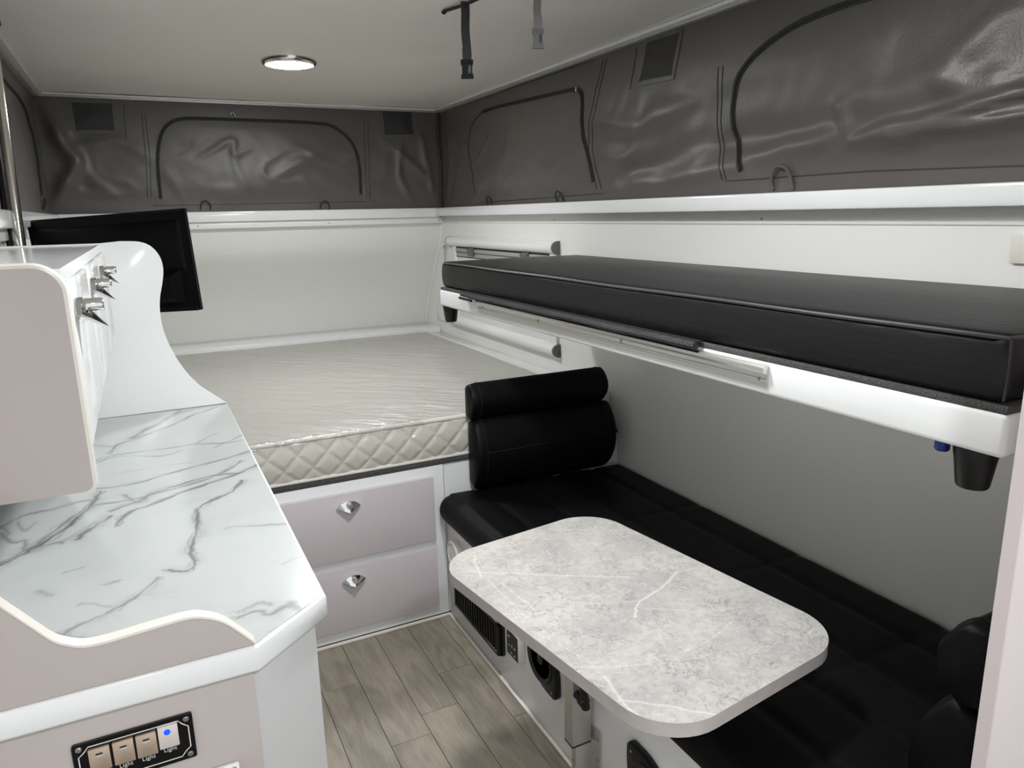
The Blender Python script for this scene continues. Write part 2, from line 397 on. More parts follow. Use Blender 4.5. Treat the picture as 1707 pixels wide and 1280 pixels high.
# top rail of the lower walls: white ledge with a screwed strip below
def rail(name, a, label):
    o = build(a[0], name, 'white'); struct(o, label, 'rail')
    build(a[1], 'lower_strip', 'wall', o); return o
r1 = rail('trim_2', (MB().box(XR-.062, XR+.05, Y0, YB+.01, 1.492, HR, bev=.006), MB().box(XR-.004, XR+.01, Y0, YB, 1.452, 1.492, bev=.0015)), 'white ledge running along the top of the side wall')
r2 = rail('trim_3', (MB().box(XL, XR-.035, YB-.035, YB+.06, 1.487, HR, bev=.006), MB().box(XL, XR-.016, YB-.016, YB+.02, 1.452, 1.487, bev=.003)), 'white ledge running along the top of the nose wall')
r3 = rail('trim_4', (MB().box(XL-.05, XL+.035, Y0, YB-.035, 1.487, HR, bev=.006), MB().box(XL-.01, XL+.016, Y0, YB-.02, 1.452, 1.487, bev=.003)), 'white ledge above the kitchen side wall')
for px, py in ((757, 362), (920, 362), (1265, 358)):
    p = B(px, py, 0, XR-.016); place('screw', SCREW_NX, (XR-.004, p[1], 1.468), r1)
for px in (329, 549, 738):
    p = B(px, 370, 1, YB-.016); place('screw', SCREW_NY, (min(p[0], XR-.03), YB-.016, 1.468), r2)

# ceiling with edge trims
def ceil_z(x, y): return HC + .006*noise.noise(Vector((x*1.3, y*1.3, 0))) + .003*noise.noise(Vector((x*4, y*4, 5)))
mb = MB(); mb.grid(lambda u, v: (XL-.02+(XR-XL+.04)*u, Y0+(YB+.02-Y0)*v, ceil_z(XL+(XR-XL)*u, Y0+(YB-Y0)*v)), 60, 120)
mb.box(XL-.05, XR+.05, Y0, YB+.05, HC+.03, HC+.06)
ce = build(mb, 'ceiling', 'ceil', recalc=False); struct(ce, 'grey vinyl lined pop-top ceiling', 'ceiling')
def ctrim(name, mbs, label):
    o = build(mbs[0], name, 'alu_sat'); struct(o, label, 'trim')
    build(mbs[1], 'bead', 'white', o); return o
c1 = ctrim('trim_5', (MB().box(XR-.022, XR+.01, Y0, YB-.022, HC-.018, HC-.002, bev=.003), MB().box(XR-.040, XR-.022, Y0, YB-.04, HC-.010, HC, bev=.002)), 'metal edge strip between ceiling and side canvas')
c2 = ctrim('trim_6', (MB().box(XL+.022, XR-.022, YB-.022, YB+.01, HC-.018, HC-.002, bev=.003), MB().box(XL+.04, XR-.04, YB-.040, YB-.022, HC-.010, HC, bev=.002)), 'metal edge strip between ceiling and nose canvas')
c3 = ctrim('trim_7', (MB().box(XL-.01, XL+.022, Y0, YB-.022, HC-.018, HC-.002, bev=.003), MB().box(XL+.022, XL+.04, Y0, YB-.04, HC-.010, HC, bev=.002)), 'metal edge strip between ceiling and kitchen side canvas')
for k in range(8): place('screw', SCREW_NZ, (XR-.012, 4.0-k*.32, HC-.018), c1)
for k in range(6): place('screw', SCREW_NY, (-.1+k*.33, YB-.022, HC-.009), c2)
for k in range(4): place('screw', SCREW_NZ, (XL+.012, 4.0-k*.32, HC-.018), c3)

# ------------------------------------------------------------------ canvas skirts (displaced grids)
def Bs(pts, ax, val):
    k = [i for i in (0, 1) if i != ax][0]
    return [(lambda p: (p[k], p[2]))(B(x, y, ax, val)) for x, y in pts]
class Canvas:
    """vertical fabric wall: horizontal coordinate h, height z; displaced inward"""
    def __init__(s, ax, val, sign, h0, h1, seed, ridges, amp=.012, panels=()):
        s.ax, s.val, s.sign, s.h0, s.h1, s.seed, s.ridges, s.amp, s.panels = ax, val, sign, h0, h1, seed, ridges, amp, panels
    def disp(s, H, Z):
        P = np.stack([H, Z], 1); t = np.clip((Z-HR)/(HC-HR), 0, 1)
        pin = np.clip(np.minimum(t/.22, (1-t)/.25), 0, 1)**.8
        n = np.array([noise.noise(Vector((h*1.7+s.seed, z*3.2, s.seed))) + .45*noise.noise(Vector((h*4.5+z*3, z*6-h*2, s.seed+3)))
                      + .16*noise.noise(Vector((h*13+z*6, z*15, s.seed+9))) for h, z in P])
        d = s.amp*n*(1-.72*np.clip((t-.55)/.3, 0, 1))
        wp = np.array([(noise.noise(Vector((h*9, z*9, s.seed+20))), noise.noise(Vector((h*9, z*9, s.seed+30)))) for h, z in P])*.010
        for pl, a, w in s.ridges:
            sp_ = spline(pl, 5); dd, ss = polydist2(P+wp, sp_)
            tp = np.clip(np.minimum(ss/.22, (1-ss)/.22), .0, 1)
            d += a*(.25+.75*tp)*np.exp(-(dd/(w*(.6+.4*tp)))**2)
        d += s.amp*.42*np.array([max(0, 1-abs(noise.noise(Vector((h*5+z*2.5, z*7-h, s.seed+40))))*5)*(.5+noise.noise(Vector((h*2.2, z*3, s.seed+50)))) for h, z in P])*(1-np.clip((t-.55)/.3, 0, 1))
        for (ha, hb, za, zb, a) in s.panels:
            u = np.clip((H-ha)/(hb-ha), 0, 1); v = np.clip((Z-za)/(zb-za), 0, 1)
            d += a*(np.sin(np.pi*u)*np.sin(np.pi*v))**.7
        return d*pin
    def pt(s, h, z, off=0.):
        d = float(s.disp(np.array([h]), np.array([z]))[0])+off
        q = [h, z]; q.insert(s.ax, s.val+s.sign*d); return q
    def path(s, pts, off): return [s.pt(p[0], p[1], off) for p in pts]
    @property
    def nrm(s):
        n = [0, 0, 0]; n[s.ax] = s.sign; return n
    def mesh(s, name, label, step=.012):
        nu = int(abs(s.h1-s.h0)/step); nv = 46
        hs = np.linspace(s.h0, s.h1, nu+1); zs = np.linspace(HR-.03, HC+.01, nv+1)
        H, Z = np.meshgrid(hs, zs); D = s.disp(H.ravel(), Z.ravel()).reshape(H.shape)
        mb = MB(); vs = []
        for j in range(nv+1):
            for i in range(nu+1):
                q = [H[j, i], Z[j, i]]; q.insert(s.ax, s.val+s.sign*D[j, i]); vs.append(q)
        mb.add(vs, [[j*(nu+1)+i, j*(nu+1)+i+1, (j+1)*(nu+1)+i+1, (j+1)*(nu+1)+i] for j in range(nv) for i in range(nu)])
        o = build(mb, name, 'canvas', recalc=False, angle=180); return struct(o, label, 'canvas wall')
    def zipper(s, par, pts, w=.02, n=10):
        ph = s.path(spline(pts, n), .0015)
        z = build(MB().ribbon(ph, s.nrm, w, .003), 'zip', 'zip', par)
        build(MB().tube(s.path(spline(pts, n), .006), .0035, 6), 'zip_teeth', 'zip', z); return z
    def stitch(s, par, pts, w=.0028):
        pts = [np.array(p) for p in pts]; out = []
        for a, b in zip(pts[:-1], pts[1:]):
            k = max(2, int(np.linalg.norm(b-a)/.02)); out += [a+(b-a)*i/k for i in range(k)]
        out.append(pts[-1])
        build(MB().ribbon(s.path(out, .0006), s.nrm, w, .0012), 'stitching', 'seam', par)
    def vent(s, par, q):
        """q: four (h,z) corners"""
        q = [np.array(p) for p in q]; c = sum(q)/4
        def f(u, v, off, wr):
            a = q[0]+(q[1]-q[0])*u; b = q[3]+(q[2]-q[3])*u; p = a+(b-a)*v
            e = math.sin(math.pi*u)*math.sin(math.pi*v)
            r = s.pt(p[0], p[1], off); r[s.ax] += s.sign*wr*e*(.007*noise.noise(Vector((u*3+c[0], v*3, 1)))+.004)
            return r
        build(MB().grid(lambda u, v: f(u, v, .003, 1), 14, 14), 'vent_mesh', 'mesh', par, recalc=False, angle=180)
        loop = []
        for a, b in zip(q, q[1:]+q[:1]): loop += [a+(b-a)*i/5 for i in range(5)]
        loop = [p+(p-c)*.09 for p in loop]; loop.append(loop[0])
        build(MB().ribbon(s.path(loop, .001), s.nrm, .016, .003), 'vent_binding', 'canvas_flap', par)
    def loop(s, par, h, z, sz=.03, m='seam'):
        pts = [s.pt(h-sz/2, z-sz*.7, .002), s.pt(h-sz*.3, z, .012), s.pt(h+sz*.2, z+sz*.15, .016), s.pt(h+sz*.55, z-sz*.3, .01), s.pt(h+sz*.5, z-sz*.7, .003)]
        build(MB().tube(spline(pts, 5), sz*.07, 6), 'tie_loop', m, par)

# back canvas
q = lambda pts: Bs(pts, 1, YB)
rid = [(q([(75, 185), (105, 240), (125, 270), (110, 310), (88, 345)]), .035, .035), (q([(120, 245), (200, 235), (250, 262)]), .008, .03), (q([(330, 262), (385, 235), (390, 258), (420, 250)]), .006, .016),
       (q([(450, 300), (520, 260), (565, 240)]), .010, .03), (q([(655, 245), (690, 275), (715, 300)]), .012, .02), (q([(670, 235), (665, 290), (690, 335)]), .010, .016), (q([(700, 220), (712, 270), (724, 330)]), .010, .02), (q([(130, 270), (160, 300), (200, 330)]), .010, .03)]
CB = Canvas(1, YB, -1, XL-.06, XR+.06, 2.3, rid, .013, [(.15, 1.18, 1.6, 2.0, .014)])
cb = CB.mesh('wall_canvas_back', 'charcoal canvas skirt above the nose wall with one arched zip window')
z = CB.zipper(cb, q([(268, 331), (263, 275), (265, 240), (275, 213), (300, 199), (345, 198), (400, 200), (460, 202), (520, 205), (552, 210), (578, 228), (592, 250), (599, 280), (601, 324)]), .017)
p = CB.pt(*q([(388, 197)])[0], .012); build(MB().tube([p, (p[0]-.01, p[1]-.006, p[2]+.022), (p[0]+.004, p[1]-.008, p[2]+.026), (p[0]+.012, p[1]-.004, p[2]+.004)], .0035, 6), 'zip_pull', 'steel', cb)
CB.vent(cb, q([(118, 170), (186, 172), (191, 218), (127, 218)])); CB.vent(cb, q([(637, 185), (685, 187), (689, 225), (641, 225)]))
for pl in ([(206, 172), (210, 232)], [(236, 190), (243, 262), (246, 330)], [(242, 190), (250, 262), (252, 330)], [(607, 200), (610, 330)], [(614, 205), (616, 330)], [(255, 343), (610, 336)], [(60, 158), (430, 172), (730, 184)]): CB.stitch(cb, q(pl))
for px in (341, 540): CB.loop(cb, *q([(px, 338)])[0], sz=.05)
# right canvas
q = lambda pts: Bs(pts, 0, XR)
rid = [(q([(1425, 236), (1500, 212), (1560, 200), (1640, 178), (1707, 160), (1820, 140)]), .032, .016), (q([(1422, 242), (1500, 232), (1600, 212), (1707, 197), (1820, 185)]), .030, .014), (q([(1400, 180), (1450, 160), (1520, 155), (1600, 100), (1660, 40), (1700, 20)]), .014, .04),
       (q([(1405, 225), (1415, 200), (1402, 170)]), .014, .025), (q([(1000, 305), (1100, 270), (1200, 240), (1300, 225), (1420, 195)]), -.020, .045), (q([(985, 200), (1060, 215), (1100, 190), (1160, 170)]), .012, .035),
       (q([(1000, 260), (1060, 265), (1160, 255), (1210, 220)]), .010, .04), (q([(800, 300), (870, 240), (930, 215)]), .008, .05), (q([(745, 200), (752, 260), (745, 330)]), .012, .03), (q([(1240, 262), (1330, 240), (1400, 228)]), .014, .025), (q([(1560, 120), (1620, 150), (1707, 120)]), .012, .03), (q([(1020, 320), (1120, 300), (1230, 275)]), .012, .025)]
CR = Canvas(0, XR, -1, Y0, YB+.06, 7.7, rid, .016, [(2.65, 3.8, 1.62, 2.0, .012), (.3, 1.78, 1.6, 2.02, .020)])
cr = CR.mesh('wall_canvas_right', 'charcoal canvas skirt above the side wall with two zip windows')
CR.zipper(cr, q([(955, 150), (968, 153), (972, 168), (973, 200), (976, 235), (984, 270), (991, 302)]), .020)
CR.zipper(cr, q([(805, 186), (830, 178), (870, 169), (920, 157), (955, 149)]), .014)
CR.stitch(cr, spline(q([(792, 322), (787, 285), (782, 240), (786, 212), (796, 195), (805, 186)]), 6), .006)
CR.zipper(cr, q([(1236, 285), (1229, 255), (1220, 225), (1219, 190), (1222, 160), (1232, 128), (1255, 98), (1290, 68), (1330, 42), (1380, 20), (1430, 2), (1480, -12)]), .018)
p = CR.pt(*q([(963, 151)])[0], .010); build(MB().tube([p, (p[0]-.004, p[1]-.012, p[2]-.004), (p[0]-.006, p[1]-.018, p[2]+.010), (p[0], p[1]-.004, p[2]+.012)], .004, 6), 'zip_pull', 'steel', cr)
CR.vent(cr, q([(1080, 70), (1134, 54), (1122, 126), (1069, 137)]))
for pl in ([(1012, 98), (1002, 140), (990, 210), (988, 250), (1003, 315)], [(1006, 100), (994, 150), (984, 212), (982, 250), (996, 315)], [(1062, 80), (1052, 150)], [(1206, 110), (1198, 200), (1200, 240), (1212, 300)], [(1198, 112), (1192, 200), (1194, 240), (1206, 300)], [(1212, 302), (1450, 285), (1707, 276)], [(800, 338), (1010, 322)], [(990, 100), (760, 178)]): CR.stitch(cr, q(pl))
CR.loop(cr, *q([(1308, 284)])[0], sz=.075, m='canvas_flap')
for px, py in ((817, 330), (935, 322)): CR.loop(cr, *q([(px, py)])[0], sz=.05)
# left canvas
q = lambda pts: Bs(pts, 0, XL)
CL = Canvas(0, XL, 1, Y0, YB+.06, 12.1, [(q([(62, 200), (80, 250), (88, 300)]), .02, .05)], .010, [(2.5, 3.9, 1.6, 2.0, .015)])
cl = CL.mesh('wall_canvas_left', 'charcoal canvas skirt above the kitchen side wall')
CL.zipper(cl, [(3.95, 1.62), (3.97, 1.8), (3.92, 1.93), (3.75, 1.99), (3.3, 2.0), (2.7, 2.0)], .016)
CL.loop(cl, 3.95, 1.60, sz=.06)
# bound corner seams where the skirts meet
build(MB().tube([(XR-.010-.006*math.sin(i*.9), YB-.012, HR+(HC-HR-.02)*i/12) for i in range(13)], .008, 8), 'corner_binding', 'seam', cb)

# ================================================================== CEILING LIGHTS
def ceiling_light(c, label, R=.105, m='lamp'):
    t = thing('ceiling_light', label, 'light', c, 'round ceiling lights')
    build(MB().lathe([(R, .012), (R, -.005), (R*.98, -.010), (R*.93, -.015), (R*.88, -.016), (R*.86, -.010)], c, (0, 0, 1), 40), 'rim', 'steel', t)
    build(MB().lathe([(R*.87, -.011), (R*.82, -.0145), (R*.6, -.0165), (R*.2, -.0175), (.001, -.0175)], c, (0, 0, 1), 40), 'diffuser', m, t)
    return t
lc = (B(440, 107, 2, HC)+B(523, 107, 2, HC))/2
ceiling_light((lc[0]-.01, lc[1]-.06, HC-.001), 'round lit ceiling lamp with steel rim over the bed', m='lamp_bed')
ceiling_light((.60, 1.40, HC-.001), 'round lit ceiling lamp with steel rim over the dinette aisle')
ceiling_light((.35, -.40, HC-.001), 'added unseen round ceiling lamp with steel rim lighting the near faces')  # added lamp behind the camera, put in to light the camera-facing fronts

# ================================================================== STRAPS
def strap(anchor, zb, w, label, webm, bm_, tilt, extra=None):
    t = thing('tie_down_strap', label, 'strap', (anchor[0], anchor[1], zb))
    x, y, z = anchor; n = Vector((-math.sin(tilt), -math.cos(tilt), 0)); sd = Vector((math.cos(tilt), -math.sin(tilt), 0))
    path = [(x+.0012*math.sin(k*.9), y+.002*math.sin(k*.5), z-(z-zb-.052)*k/10) for k in range(11)]
    mb = MB(); vs = []
    for p in path:
        P = Vector(p)
        for a, b in ((-.5, -1), (.5, -1), (.5, 1), (-.5, 1)): vs.append(P+sd*w*a+n*.0012*b)
    mb.add(vs, [[i*4+j, i*4+(j+1) % 4, i*4+4+(j+1) % 4, i*4+4+j] for i in range(10) for j in range(4)]+[[3, 2, 1, 0], [40, 41, 42, 43]])
    build(mb, 'webbing', webm, t)
    # stitched fold
    mb = MB(); c = Vector((x, y, zb+.068)); vs = [c+sd*w*.5*a+n*.0035*b+Vector((0, 0, .017*d)) for d in (-1, 1) for a, b in ((-1, -1), (1, -1), (1, 1), (-1, 1))]
    mb.add(vs, [(3, 2, 1, 0), (4, 5, 6, 7)]+[[j, (j+1) % 4, 4+(j+1) % 4, 4+j] for j in range(4)]); build(mb, 'stitched_fold', webm, t)
    # side-release buckle socket: wide collar, waisted body, wide mouth with open centre
    hw = w*.72
    out = [(-hw, .052), (-hw, .040), (-hw*.82, .034), (-hw*.82, .016), (-hw, .008), (-hw, 0), (hw, 0), (hw, .008), (hw*.82, .016), (hw*.82, .034), (hw, .040), (hw, .052)]
    mb = MB(); th = .006
    vs = [Vector((x, y, zb+h))+sd*a+n*s_*th for s_ in (-1, 1) for a, h in out]; k = len(out)
    mb.add(vs, [list(range(k)), list(range(k, 2*k))[::-1]]+[[i, (i+1) % k, k+(i+1) % k, k+i] for i in range(k)])
    bk = build(mb, 'buckle', bm_, t, angle=25)
    mb = MB(); vs = [Vector((x, y, zb+h))+sd*a+n*(th+.0006) for a, h in ((hw*.15, .036), (hw*.62, .036), (hw*.62, .014), (hw*.15, .014))]; mb.add(vs, [(0, 1, 2, 3)])
    build(mb, 'buckle_slot', 'seam', bk)
    mb = MB(); vs = [Vector((x, y, zb+.046))+sd*hw*.9*a+n*(th+.0015)*b+Vector((0, 0, .004*d)) for d in (-1, 1) for a, b in ((-1, -1), (1, -1), (1, 1), (-1, 1))]
    mb.add(vs, [(3, 2, 1, 0), (4, 5, 6, 7)]+[[j, (j+1) % 4, 4+(j+1) % 4, 4+j] for j in range(4)]); build(mb, 'buckle_bar', bm_, bk)
    return t
a = B(775, 3, 2, HC-.003)
s1 = strap((a[0], a[1], HC-.002), B(776, 131, 1, a[1])[2], .025, 'black webbing strap with black plastic buckle hanging from the ceiling', 'web', 'buckle_black', .35)
e0, e1 = B(740, 19, 2, HC-.006), B(812, -9, 2, HC-.006)
build(MB().tube([tuple(e0), tuple((e0+e1)/2+np.array([0, 0, -.004])), tuple(e1)], .005, 8), 'elastic_cord', 'web', s1)
build(MB().lathe([(.008, 0), (.008, .004), (.004, .008)], e0, (0, 0, -1), 12), 'cord_eyelet', 'black', s1)
ya = a[1]*.92; pb = B(897, 81, 1, ya)
strap((pb[0], ya, HC-.002), pb[2], .022, 'grey webbing strap with grey plastic buckle hanging from the ceiling', 'web_grey', 'buckle_grey', .35)

# ================================================================== BED BASE + MATTRESS
bed = thing('storage_bed', 'white bed base with two lilac drawers below the mattress', 'bed base', (.6, 3.4, 0))
mb = MB().box(XL+.005, XB-.004, YD, YD+.03, .012, ZB, bev=.002)
mb.box(XL+.005, XB, YD+.03, 4.60, .012, ZB-.03); mb.box(XB-.001, XR-.004, YD+.004, 4.60, .012, ZB)
build(mb, 'frame', 'frame', bed)
build(MB().box(XL+.005, XR-.004, YD-.002, 4.36, ZB, ZB+.016, bev=.003), 'carpet_deck', 'carpet', bed)
def latch_mesh(face, s=1.0):
    """fan-shaped chrome pull with a push button; local: face axis = outward normal"""
    mb = MB(); R_ = .045*s; n = 14
    ring = [(R_*math.cos(a), -.014*s+R_*.80*math.sin(a)) for a in [math.radians(24+132*k/n) for k in range(n+1)]]
    def P(a, h, o):  # a lateral, h up, o outward
        return (a, -o, h) if face == 'ny' else (o, a, h)
    vs = [P(a, h, 0) for a, h in ring]+[P(a, h, .010*s) for a, h in ring]+[P(a*.55, -.014*s+(h+.014*s)*.5, .018*s) for a, h in ring]+[P(0, -.016*s if face == 'ny' else -.024*s, .026*s if face == 'ny' else .040*s), P(0, -.010*s, 0)]
    k = n+1; fs = []
    for r in range(2): fs += [[r*k+i, r*k+i+1, (r+1)*k+i+1, (r+1)*k+i] for i in range(n)]
    fs += [[2*k+i, 2*k+i+1, 3*k] for i in range(n)]; fs += [[0, k, 2*k, 3*k, 3*k+1], [3*k+1, 3*k, 2*k+n, k+n, n]]
    mb.add(vs, fs)
    mb2 = MB().lathe([(.0095*s, .012*s), (.0095*s, .034*s), (.0075*s, .037*s), (.003*s, .037*s)], P(0, .010*s, 0), (0, -1, 0) if face == 'ny' else (1, 0, 0), 16)
    out = []
    for nm, b_ in (('latch', mb), ('button', mb2)):
        me = bpy.data.meshes.new(nm); me.from_pydata(b_.v, [], b_.f); me.materials.append(M['chrome'])
        bm = bmesh.new(); bm.from_mesh(me); bmesh.ops.recalc_face_normals(bm, faces=bm.faces[:]); bm.to_mesh(me); bm.free()
        me.shade_smooth(); me.set_sharp_from_angle(angle=math.radians(40)); out.append(me)
    return out
LN, LB = latch_mesh('ny'); CN, CBt = latch_mesh('px')
XD = .859
for zt, zb, hp in ((B(720, 796, 1, YD-.018)[2], B(725, 900, 1, YD-.018)[2], (582, 846)), (B(727, 913, 1, YD-.018)[2], B(731, 1010, 1, YD-.018)[2], (591, 969))):
    d = build(MB().box(.19, XD, YD-.018, YD-.0005, zb, zt, bev=.0015), 'drawer', 'lilac', bed)
    h = B(hp[0], hp[1], 1, YD-.03); hh = place('handle', LN, (h[0], YD-.018, h[2]), d)
    # button rides with the drawer too (kept at the drawer's level)
    place('handle_button', LB, (h[0], YD-.018, h[2]), d)
# ledges round the mattress
build(MB().box(XL+.005, XR-.004, 4.385, 4.66, ZB, .80, bev=.004), 'trim_8', 'white')['kind'] = 'structure'
build(MB().box(1.585, XR-.003, YD+.06, 4.385, ZB+.016, .772, bev=.004), 'trim_9', 'white')['kind'] = 'structure'

mat_t = thing('bed_mattress', 'ivory quilted double mattress still wrapped in clear plastic', 'mattress', (.6, 3.4, ZB+.016))
MX0, MX1, MY0, MY1, MZ0, MZ1 = -.12, 1.58, YD+.016, 4.38, ZB+.018, .776
def mtop(x, y):
    ex = min(x-MX0, MX1-x, y-MY0, MY1-y); e = max(0, min(1, ex/.10))
    wv = noise.noise(Vector((x*3+y*1.5, y*13+x*11, 2)))*.006*(.4+.6*min(1, max(0, (x-.2)/.9))) + noise.noise(Vector((x*7-y*4, y*28+x*22, 5)))*.0035
    return MZ1 + .008*math.sin(e*math.pi/2) + wv*(.3+.7*e)
mb = MB(); nx, ny = 130, 170
mb.grid(lambda u, v: (MX0+(MX1-MX0)*u, MY0+(MY1-MY0)*v, mtop(MX0+(MX1-MX0)*u, MY0+(MY1-MY0)*v)), nx, ny)
build(mb, 'top_panel', 'mattop', mat_t, recalc=False, angle=180)
def quilt(h, z):
    """diamond quilting relief"""
    a = (h/.098+(z-MZ0)/.098); b = (h/.098-(z-MZ0)/.098)
    fa = abs(a-round(a)); fb = abs(b-round(b))
    m_ = min(fa, fb); return .0062*min(1, (m_/.22))**.6
mb = MB()
hh_ = MZ1-MZ0
def sideprof(v): return math.sin(math.pi*v)*.012
mb.grid(lambda u, v: (MX0+(MX1-MX0)*u, MY0-quilt(MX0+(MX1-MX0)*u, MZ0+hh_*v)*min(1, v/.08, (1-v)/.08)-sideprof(v), MZ0+hh_*v), 420, 36)
build(mb, 'quilted_side', 'ivory', mat_t, recalc=False, angle=180)
mb = MB().box(MX0+.002, MX1-.002, MY0+.003, MY1-.002, MZ0, MZ1-.012); build(mb, 'core', 'ivory', mat_t)
# loose clear film along the top front edge
def film(u, v):
    x = .22+.62*u; a = v*2.2
    c = noise.noise(Vector((x*42, v*3, 1)))*.004+noise.noise(Vector((x*110, v*9, 2)))*.0025
    y = MY0-.012-.004*math.sin(a)-abs(c)*1.2 if v > .35 else MY0-.008+(.35-v)*.06
    return (x, y, MZ1+.010+c-(max(0, v-.3))*(.030+.012*noise.noise(Vector((x*14, 0, 3)))))
build(MB().grid(film, 300, 14), 'plastic_film', 'film', mat_t, recalc=False, angle=180)
for zz in (MZ0+.006, MZ1):
    build(MB().tube([(MX0, MY1, zz), (MX0, MY0-.002, zz), (MX0+.3, MY0-.004, zz), (MX1-.3, MY0-.004, zz), (MX1, MY0-.002, zz), (MX1, MY1, zz)], .007, 8), 'edge_piping', 'ivory_pipe', mat_t)

# ================================================================== WINDOW over the bed
wy0, wy1 = 2.915, 4.09
win = sempty('window_1', (XR, 3.5, .88), 'caravan window with roller blind cassettes in the side wall', 'window')
build(MB().box(XR-.014, XR+.004, wy0-.03, wy0+.03, .90, 1.33, bev=.003).box(XR-.014, XR+.004, wy1-.03, wy1+.02, .90, 1.33, bev=.003), 'side_frame', 'white', win)
build(MB().box(XR-.006, XR+.003, wy0+.03, wy1-.03, .90, 1.33), 'blind', 'blind', win)
def dprof(zc, r): return [(XR-.001, zc-r)]+[(XR-.006-(r*1.15)*math.cos(math.radians(a)), zc+r*math.sin(math.radians(a))) for a in range(-90, 91, 15)]+[(XR-.001, zc+r)]
for zc in (1.345, .878):
    n = 'blind_cassette'; P_ = dprof(zc, .029)
    cs = build(MB().prism(P_, 1, wy0-.03, 4.15), n, 'white', win)
    build(MB().prism(dprof(zc, .0305), 1, wy0-.043, wy0-.03), 'end_cap', 'grey', cs)
    build(MB().prism(dprof(zc, .0305), 1, 4.15, 4.162), 'end_cap', 'lgrey', cs)
build(MB().box(XR-.016, XR-.004, wy0+.03, wy1-.03, 1.288, 1.308, bev=.002), 'blind_bar', 'lgrey', win)
build(MB().box(XR-.010, XR-.004, wy0+.03, wy1-.03, 1.258, 1.316), 'bar_gap', 'seam', win)
build(MB().box(XR-.012, XR-.004, wy0+.03, wy1-.03, 1.262, 1.284, bev=.002), 'fly_screen_bar', 'lgrey', win)
for px in (785, 875):
    yy = B(px, 421, 0, XR-.02)[1]
    build(MB().prism([(XR-.028, 1.275), (XR-.016, 1.270), (XR-.016, 1.315), (XR-.034, 1.305)], 1, yy-.035, yy+.035, bev=.003), 'catch', 'grey', win)
# ball-headed prop
k = thing('window_prop', 'small steel ball-headed peg on the side wall in the nose corner', 'peg', (XR-.01, 4.22, 1.1))
p = B(745, 412, 0, XR-.012)
build(MB().lathe([(.001, -.013), (.009, -.009), (.013, 0), (.009, .009), (.001, .013)], (XR-.014, 4.235, p[2]), (0, 0, 1), 16), 'ball', 'steel', k)
build(MB().tube([(XR-.014, 4.235, p[2]-.01), (XR-.010, 4.26, 1.12)], .004, 8), 'rod', 'lgrey', k)
# power point under the bunk
p0, p1 = B(728, 514, 0, XR), B(744, 535, 0, XR)
o = thing('power_outlet', 'white double power outlet on the side wall under the bunk corner', 'outlet', (XR, 4.36, .86))
build(MB().box(XR-.012, XR, 4.27, 4.42, .845, .925, bev=.003), 'plate', 'white', o)
for yy in (4.31, 4.38): build(MB().box(XR-.015, XR-.011, yy-.012, yy+.012, .89, .91, bev=.002), 'rocker', 'cream', o)
# light switch on the side wall
p = B(1700, 412, 0, XR)
o = thing('wall_switch', 'cream light switch on the side wall above the bunk mattress', 'switch', (XR, p[1]-.02, 1.385))
build(MB().box(XR-.010, XR, p[1]-.075, p[1]+.012, 1.372, 1.433, bev=.003), 'plate', 'cream', o)
build(MB().box(XR-.014, XR-.009, p[1]-.05, p[1]-.02, 1.385, 1.42, bev=.002), 'rocker', 'white', o)

# ================================================================== BUNK
ZK0, ZK1, XK, YK0, YK1 = 1.150, 1.214, 1.0406, 2.719, .565
bk = thing('bunk_bed', 'white steel bunk frame along the side wall under a black mattress', 'bunk', (1.35, 1.6, ZK0))
build(MB().box(XK, XK+.045, YK1, YK0, ZK0, ZK1, bev=.008, seg=3), 'front_rail', 'white', bk)
for nm, a, b in (('end_rail', YK0-.045, YK0-.002), ('end_rail', YK1+.002, YK1+.045)):
    build(MB().box(XK+.04, XR-.006, a, b, ZK0+.004, ZK1-.002, bev=.005), nm, 'white', bk)
build(MB().box(XR-.05, XR-.006, YK1+.04, YK0-.04, ZK0+.004, ZK1-.004, bev=.005), 'back_rail', 'white', bk)
build(MB().box(XK+.04, XR-.02, YK1+.02, YK0-.02, ZK1-.020, ZK1-.003), 'slat_board', 'frame', bk)
build(MB().box(XK+.003, XR-.01, YK1+.003, YK0-.003, ZK1-.001, ZK1+.010, bev=.003), 'carpet_deck', 'carpet', bk)
def foot(px, py):
    p = B(px, py, 2, ZK0-.03)
    return build(MB().lathe([(.031, 0), (.030, -.012), (.0285, -.02), (.023, -.062), (.021, -.066), (.014, -.066)], (XK+.0315 if True else p[0], p[1], ZK0+.001), (0, 0, 1), 20), 'bunk_foot', 'black', bk)
yf0 = B(750, 522, 0, XK+.03)[1]; yf1 = B(1622, 775, 0, XK+.03)[1]
for yy in (yf0, yf1):
    build(MB().lathe([(.031, 0), (.030, -.012), (.0285, -.02), (.023, -.060), (.021, -.064), (.012, -.064)], (XK+.034, yy, ZK0+.001), (0, 0, 1), 22), 'foot', 'black', bk)
p = B(1570, 748, 0, XK+.03)
build(MB().lathe([(.011, 0), (.011, -.018), (.009, -.021), (.003, -.021)], (XK+.03, p[1], ZK0+.001), (0, 0, 1), 16), 'blue_bump_stop', 'blue', bk)
build(MB().box(XK+.07, XK+.10, YK1-.018, YK1+.004, 1.172, 1.200, bev=.002), 'latch', 'black', bk)
